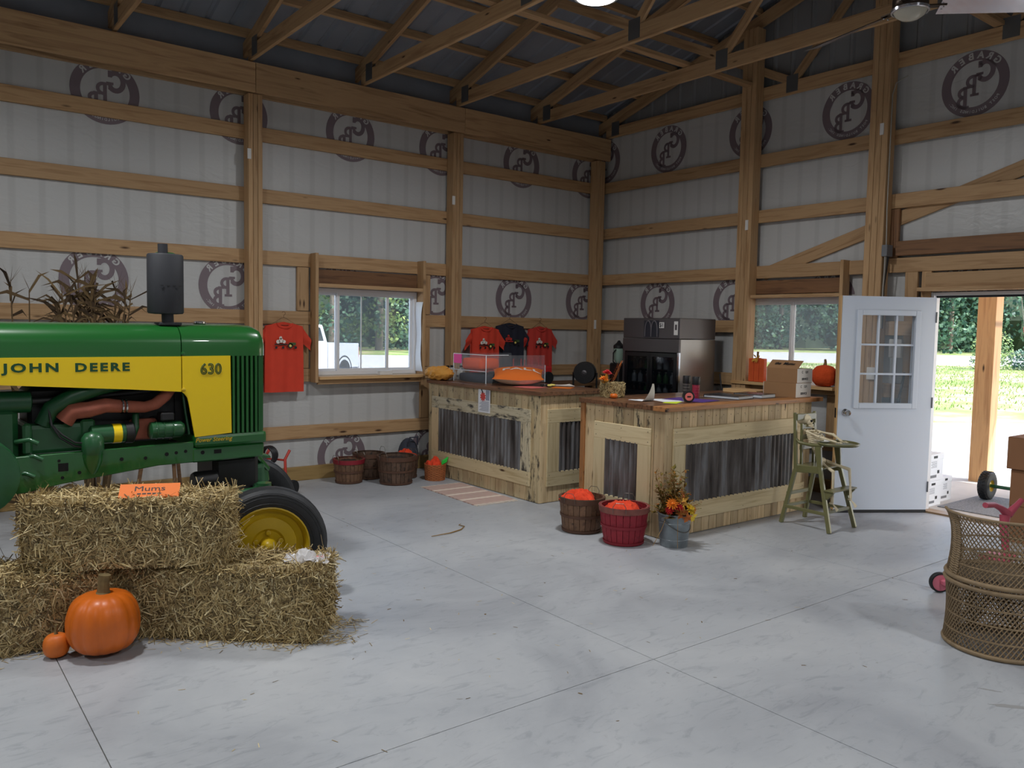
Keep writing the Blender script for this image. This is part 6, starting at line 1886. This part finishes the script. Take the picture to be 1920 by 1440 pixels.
MB().ball(hp(SKX, 3.895, .572), (.055, .035, .030), 16, 10).build('pelvis', 'bone', sk, smooth=180)
for s, kn, an in ((-1, (SKX - .075, 3.735, .505), (SKX - .07, 3.735, .245)), (1, (SKX + .05, 3.66, .525), (SKX + .055, 3.64, .28))):
    hip = (SKX + s * .045, 3.88, .57)
    bone('thigh_bone', [hip, kn], .0085)
    MB().ball(hp(*kn), .013, 10, 8).build('kneecap', 'bone', sk, smooth=180)
    bone('shin_bone', [kn, an], .0065)
    bone('shin_bone', [(kn[0] + .012, kn[1], kn[2] - .02), (an[0] + .01, an[1], an[2])], .004)
    MB().ball(hp(an[0], an[1] + .008, an[2] - .012), (.012, .02, .012), 10, 6).build('heel', 'bone', sk, smooth=180)
    for q in range(5):
        MB().tube([hp(an[0], an[1], an[2] - .012), hp(an[0] + (q - 2) * .006, an[1] - .035, an[2] - .045), hp(an[0] + (q - 2) * .008, an[1] - .05, an[2] - .075 + abs(q - 1) * .004)], .0038, 6).build('toe', 'bone', sk, smooth=60)

# ------------------------------------------------------------------ wicker barrel chair seen from behind
plain('wicker', (140, 118, 88), .6, noise=.25, nscale=30)
plain('wicker_seat', (92, 78, 60), .8)
wc = thing('wicker_chair', 'openwork wicker barrel chair with its back to the viewer', 'chair', (4.765, 1.775, 0))
R0 = .27
def wr_r(z):
    return R0 - .012 * math.sin(math.pi * min(1, z / .36)) if z < .37 else R0 + .0 - .020 * math.sin(math.pi * (z - .37) / .36) + .015 * max(0, (z - .62) / .11) ** 2
def top_z(a):                       # back is high, arms drop towards the front
    d = abs((math.degrees(a) - 190 + 180) % 360 - 180)
    return .732 if d < 72 else .732 - .27 * smoothstep(72, 125, d)
def wpt(a, z, dr=0):
    r = wr_r(z) + dr
    return (r * math.cos(a), r * math.sin(a), z)
def weave(nm, z0f, z1f, n, twist, dr, a_lo=0, a_hi=360, rr_=.0032):
    mb = MB()
    for k in range(n):
        a0 = 2 * math.pi * k / n
        for sgn in (-1, 1):
            run = []
            for i in range(15):
                v = i / 14
                a = a0 + sgn * twist * v
                z0, z1 = z0f(a), z1f(a)
                z = z0f(a) + (.732 - z0f(a)) * v if z1f is top_z else z0 + (z1 - z0) * v
                if z > z1 + 1e-4: break
                run.append(wpt(a, z, dr * sgn))
            if len(run) > 2:
                mb.tube(run, rr_, 4, cap=False)
    return mb.build(nm, 'wicker', wc)
weave('skirt_weave', lambda a: .015, lambda a: .365, 72, .9, .003, rr_=.0042)['kind'] = 'stuff'
weave('back_weave', lambda a: .395, top_z, 70, 1.0, .003, rr_=.0036)['kind'] = 'stuff'
def hoop(nm, z, r, dr=0, sq=1.0, zf=None, n=72):
    return MB().tube([wpt(a, zf(a) if zf else z, dr) for a in [2 * math.pi * k / n for k in range(n)]], r, 8, closed=True).build(nm, 'wicker', wc, smooth=180)
hoop('base_hoop', .014, .013)
for z in (.09, .175, .26):
    hoop('binding_hoop', z, .006)
hoop('seat_band', .355, .014, .004); hoop('seat_band', .385, .014, .004)
for z in (.46, .545):
    hoop('binding_hoop', z, .0055)
hoop('top_rim', 0, .008, .004, zf=top_z)
# dense woven stripes either side of the open back panel
for a_c in (140, 238):
    mb = MB()
    for i in range(26):
        z = .40 + i * .0125
        mb.tube([wpt(rad(a_c + q), z + .002 * (q % 4), .004) for q in range(-9, 10, 3)], .0055, 5)
    mb.build('woven_stripe', 'wicker', wc)
MB().lathe([(.001, .372), (R0 - .02, .372), (R0 - .02, .386), (.001, .386)], 36, cap=(False, False)).build('seat', 'wicker_seat', wc)

# ------------------------------------------------------------------ toddler trike behind the chair
plain('trike_pink', (214, 116, 134), .35)
plain('trike_rose', (178, 74, 92), .4)
t = thing('toddler_trike', 'pink toddler trike half hidden behind the wicker chair', 'trike', (5.46, 2.40, 0), 0)
def tk(x, y, z): return (x - 5.46, y - 2.40, z)
def trike_wheel(x, y, r, yaw):
    m_ = Mx.Translation(tk(x, y, r)) @ Mx.Rotation(yaw, 4, 'Z')
    w_o = MB().lathe([(r * .82, -.018), (r * .96, -.018), (r, -.010), (r, .010), (r * .96, .018), (r * .82, .018)], 28, axis='Y', cap=(False, False)).xf(m_).build('tyre', 'rubber', t, smooth=40)
    MB().lathe([(.001, -.012), (r * .83, -.014), (r * .83, .014), (.001, .012)], 24, axis='Y', cap=(False, False)).xf(m_).build('wheel_disc', 'trike_pink', w_o, smooth=30)
trike_wheel(5.44, 2.40, .066, rad(-40))
trike_wheel(5.95, 2.05, .066, rad(-35)); trike_wheel(6.02, 2.33, .066, rad(-35))
MB().bar(tk(5.42, 2.375, .07), tk(5.56, 2.31, .10), .045, .035, w1=.03, h1=.03).build('fork', 'trike_pink', t, bevel=.006)
MB().tube([tk(5.50, 2.34, .08), tk(5.75, 2.27, .16), tk(5.98, 2.19, .10)], .02, 10).build('frame_tube', 'trike_pink', t, smooth=60)
MB().box(.28, .50, -.27, -.10, .19, .23).build('seat', 'trike_rose', t, bevel=.02, seg=2)
MB().tube([tk(5.85, 2.215, .12), tk(5.86, 2.215, .20)], .018, 8).build('seat_post', 'trike_pink', t)
MB().tube([tk(5.95, 2.19, .12), tk(5.98, 2.24, .38), tk(6.0, 2.245, .47)], [.022, .026, .034], 10).build('steering_column', 'trike_rose', t, smooth=60)
MB().tube([tk(6.02, 2.235, .475), tk(5.94, 2.25, .525), tk(5.86, 2.26, .555), tk(5.74, 2.27, .565)], [.03, .022, .018, .019], 10).build('handlebar', 'trike_rose', t, smooth=60)
MB().tube([tk(6.02, 2.235, .475), tk(6.08, 2.21, .53), tk(6.14, 2.20, .565)], [.03, .02, .018], 10).build('handlebar', 'trike_rose', t, smooth=60)

# ------------------------------------------------------------------ boxes, cart and mat at the doorway
plain('kraft_box', (148, 104, 72), .85, noise=.06, nscale=4)
plain('print_brown', (70, 44, 30), .7)
def big_box(lab, x, y, z, w_, d_, h, rz=0):
    t = thing('moving_box', lab, 'box', (x, y, z), rz, group='brown boxes in the doorway')
    MB().box(0, w_, -d_, 0, 0, h - .002).build('carton', 'kraft_box', t, bevel=.004)
    MB().box(.0, w_ / 2 - .002, -d_, 0, h - .002, h + .002).build('flap', 'kraft_box', t)
    MB().box(w_ / 2 + .002, w_, -d_, 0, h - .002, h + .002).build('flap', 'kraft_box', t)
    MB().lathe([(.001, 0), (.022, 0), (.022, .004)], 14, axis='X').xf(Mx.Diagonal((1, 1.6, 1, 1))).xf(Mx.Translation((-.0045, -d_ * .45, h * .62))).build('hand_hole', 'print_brown', t)
    MB().box(-.001, .0, -d_ * .75, -d_ * .25, h * .2, h * .26).build('box_print', 'print_brown', t)
big_box('lowest brown box standing in the doorway', 7.28, 2.70, 0, .40, .5, .30)
big_box('middle brown box in the doorway stack', 7.28, 2.70, .303, .40, .5, .30)
big_box('top brown box with round hand hole in the doorway stack', 7.25, 2.725, .606, .42, .52, .26)
o = MB().grid(lambda u, v: (8.22 + 1.03 * u, 2.45 + 1.23 * v, -.004 + .002 * math.sin(u * 9) * math.sin(v * 7)), 10, 10)
plain('mat_grey', (138, 140, 144), .95, noise=.5, nscale=60)
o = MB().box(8.22, 9.25, 2.45, 3.69, -.0115, -.003).build('door_mat', 'mat_grey'); tag(o, 'grey speckled mat on the porch outside the doorway', 'mat')
plain('cart_green', (36, 92, 62), .4)
t = thing('garden_cart', 'green garden cart with a chunky black tyre outside the doorway', 'cart', (9.02, 3.56, -.003))
def cart_wheel(y):
    m_ = Mx.Translation((0, y, .145))
    w_o = MB().lathe([(.06, -.045), (.10, -.052), (.13, -.046), (.143, -.03), (.145, 0), (.143, .03), (.13, .046), (.10, .052), (.06, .045)], 36, axis='Y', cap=(False, False)).xf(m_).build('tyre', 'rubber', t, smooth=30)
    for k in range(26):
        a = 2 * math.pi * k / 26
        for q in (-.026, .0, .026):
            aa = a + (0.12 if q == 0 else 0)
            p = V((.1435 * math.cos(aa), q + y, .145 + .1435 * math.sin(aa)))
            d = V((math.cos(aa), 0, math.sin(aa)))
            MB().bar(p - d * .004, p + d * .005, .018, .02, up=(0, 1, 0)).build('tread_block', 'rubber', w_o)
    MB().lathe([(.001, -.03), (.03, -.032), (.05, -.02), (.064, -.04), (.066, -.046), (.066, .046), (.05, .02), (.001, .03)], 24, axis='Y', cap=(False, False)).xf(m_).build('rim', 'wheel_yellow', w_o, smooth=40)
cart_wheel(0); cart_wheel(-.78)
MB().tube([(0, -.78, .145), (0, 0, .145)], .018, 10).build('axle', 'cart_green', t, smooth=60)
for y in (-.42, -.6):
    MB().bar((0, y, .14), (.0, y, .36), .03, .03).build('axle_bracket', 'cart_green', t)
    MB().bar((.0, y, .17), (.28, y, .36), .03, .02).build('brace', 'cart_green', t)
MB().box(-.25, .9, -.68, -.38, .36, .375).build('cart_floor', 'cart_green', t)
for a in ((-.25, .9, -.685, -.67, .375, .5), (-.25, .9, -.39, -.375, .375, .5), (-.26, -.245, -.68, -.38, .375, .5), (.885, .9, -.68, -.38, .375, .5)):
    MB().box(*a).build('cart_side', 'cart_green', t)
for y in (-.42, -.62):
    MB().lathe([(.06, -.03), (.10, -.03), (.105, 0), (.10, .03), (.06, .03)], 20, axis='Y').xf(Mx.Translation((.8, y, .105))).build('caster', 'rubber', t)
    MB().bar((.8, y, .105), (.8, y, .36), .03, .02).build('caster_fork', 'cart_green', t)
plain('file_box_white', (226, 228, 232), .7)
def file_box(lab, x, y, z, w_, d_, h):
    t = thing('storage_box', lab, 'box', (x, y, z), group='white boxes on the porch')
    MB().box(0, w_, 0, d_, 0, h * .80).build('carton', 'file_box_white', t, bevel=.002)
    MB().box(-.004, w_ + .004, -.004, d_ + .004, h * .78, h).build('lid', 'file_box_white', t, bevel=.003)
    MB().box(w_ * .40, w_ * .62, -.0055, -.0042, h * .84, h * .93).build('hand_hole', 'ink', t)
    for k in range(5):
        MB().box(w_ * (.3 + .04 * (k % 2)), w_ * .62, -.0012, 0, h * (.50 + .05 * k), h * (.515 + .05 * k)).build('box_print', 'box_grey', t)
    MB().box(w_ * .15, w_ * .62, -.0012, 0, h * .12, h * .22).build('box_print', 'box_grey', t)
    MB().box(w_ * .66, w_ * .78, -.0014, 0, h * .26, h * .38).build('box_print', 'ink', t)
file_box('bottom white storage box of the pair outside the door jamb', 8.02, 3.735, -.012, .36, .32, .25)
file_box('upper white storage box of the pair outside the door jamb', 8.04, 3.735, .24, .36, .32, .27)
file_box('single white storage box standing further out on the porch', 8.47, 3.79, -.012, .26, .32, .25)

# ------------------------------------------------------------------ behind the tractor: corn shocks, easel, red hand truck
island('corn_leaf', [(0, (58, 46, 34)), (.4, (88, 70, 50)), (.8, (120, 98, 66)), (1, (74, 58, 40))], .85)
plain('corn_stalk', (96, 76, 50), .85)
def corn(lab, x, y, n, h0, h1, spread, seed, nl):
    rr = random.Random(seed)
    t = thing('corn_stalks', lab, 'corn stalks', (x, y, 0))
    lf = MB()
    for i in range(n):
        a, q = rr.uniform(0, 6.28), rr.uniform(0, spread)
        h = rr.uniform(h0, h1)
        b0 = V((.05 * math.cos(a), .05 * math.sin(a), 0)); tp = V((q * math.cos(a), q * math.sin(a) * .5, h))
        md_ = (b0 + tp) / 2 + V((.02, .0, 0))
        MB().tube([b0, md_, tp], [.012, .010, .004], 6).build('stalk', 'corn_stalk', t)
        for k in range(nl):
            v = rr.uniform(.45, 1.0)
            p = b0 + (tp - b0) * v
            d = V((rr.gauss(0, 1), rr.gauss(0, .5), rr.uniform(.1, 1.2))).normalized()
            L_ = rr.uniform(.12, .34); s_ = d.cross(V((0, 1, .2))).normalized() * rr.uniform(.006, .016)
            q1 = p + d * L_ * .5 + V((0, 0, .02)); q2 = p + d * L_ + V((rr.uniform(-.05, .05), 0, -rr.uniform(0, .12)))
            lf.add([p - s_ * .6, p + s_ * .6, q1 + s_, q1 - s_, q2], [(0, 1, 2, 3), (3, 2, 4)])
        for k in range(4):                          # tassel
            d = V((rr.gauss(0, .5), rr.gauss(0, .3), 1)).normalized()
            lf.add([tp, tp + V((.004, 0, 0)), tp + d * .16], [(0, 1, 2)])
    lf.build('dry_leaves', 'corn_leaf', t)['kind'] = 'stuff'
    return t
corn('thick bundle of dried corn stalks standing behind the tractor', 1.36, 7.35, 16, 1.65, 2.05, .34, 1, 26)
corn('thin dried corn stalk at the picture edge behind the tractor', .83, 7.62, 2, 1.9, 2.15, .12, 2, 7)
corn('low dried corn stalk bundle behind the hay', .95, 7.0, 5, .5, .8, .35, 3, 14)
t = thing('easel', 'brown wooden easel legs standing behind the tractor', 'easel', (1.95, 7.55, 0))
for x0, x1, y0 in ((-.26, -.06, 0), (.10, .03, 0), (.20, .06, .2)):
    MB().bar((x0, y0, 0), (x1, y0 * .3, 1.25), .03, .02, up=(0, 1, 0)).build('leg', 'bench_wood', t)
MB().bar((-.2, -.012, .42), (.09, -.012, .42), .03, .02).build('crossbar', 'bench_wood', t)
plain('tool_red', (186, 58, 44), .45)
t = thing('hand_truck', 'red hand truck frame with coiled black hose behind the front tyre', 'hand truck', (3.02, 7.66, 0), rad(-60))
for x in (-.12, .12):
    MB().tube([(x, 0, .02), (x, -.02, .36), (x, .05, .44)], .014, 8).build('upright', 'tool_red', t, smooth=60)
for z in (.12, .24, .35):
    MB().tube([(-.12, -.008, z), (.12, -.008, z)], .010, 8).build('crossbar', 'tool_red', t)
MB().box(-.14, .14, -.18, 0, .0, .01).build('toe_plate', 'black_metal', t)
for k in range(4):
    MB().tube([(.08 * math.cos(a) - .03, -.05 - .02 * k, .40 + .08 * math.sin(a)) for a in [2 * math.pi * q / 24 for q in range(24)]], .012, 6, closed=True).build('hose_coil', 'black_plastic', t, smooth=180)
for s in (-1, 1):
    MB().lathe([(.03, -.02), (.07, -.022), (.075, 0), (.07, .022), (.03, .02)], 20, axis='X').xf(Mx.Translation((s * .16, .05, .076))).build('wheel', 'rubber', t)
# damp marks on the slab
rr = random.Random(12)
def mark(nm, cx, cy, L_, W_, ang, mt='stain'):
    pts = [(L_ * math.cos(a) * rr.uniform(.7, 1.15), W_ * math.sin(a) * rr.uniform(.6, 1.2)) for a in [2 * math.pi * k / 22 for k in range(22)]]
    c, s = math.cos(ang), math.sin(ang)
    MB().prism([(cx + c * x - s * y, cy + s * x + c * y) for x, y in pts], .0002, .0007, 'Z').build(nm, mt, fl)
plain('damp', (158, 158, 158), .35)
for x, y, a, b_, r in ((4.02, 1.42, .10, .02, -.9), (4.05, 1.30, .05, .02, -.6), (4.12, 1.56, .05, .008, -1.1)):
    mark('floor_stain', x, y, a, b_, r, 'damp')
plain('leaf_debris', (112, 92, 62), .9)
for i in range(46):
    x, y = rr.uniform(1.2, 6.0), rr.uniform(2.0, 6.8)
    mark('floor_debris', x, y, rr.uniform(.006, .018), rr.uniform(.003, .007), rr.uniform(0, 3), 'leaf_debris' if i % 3 else 'damp')
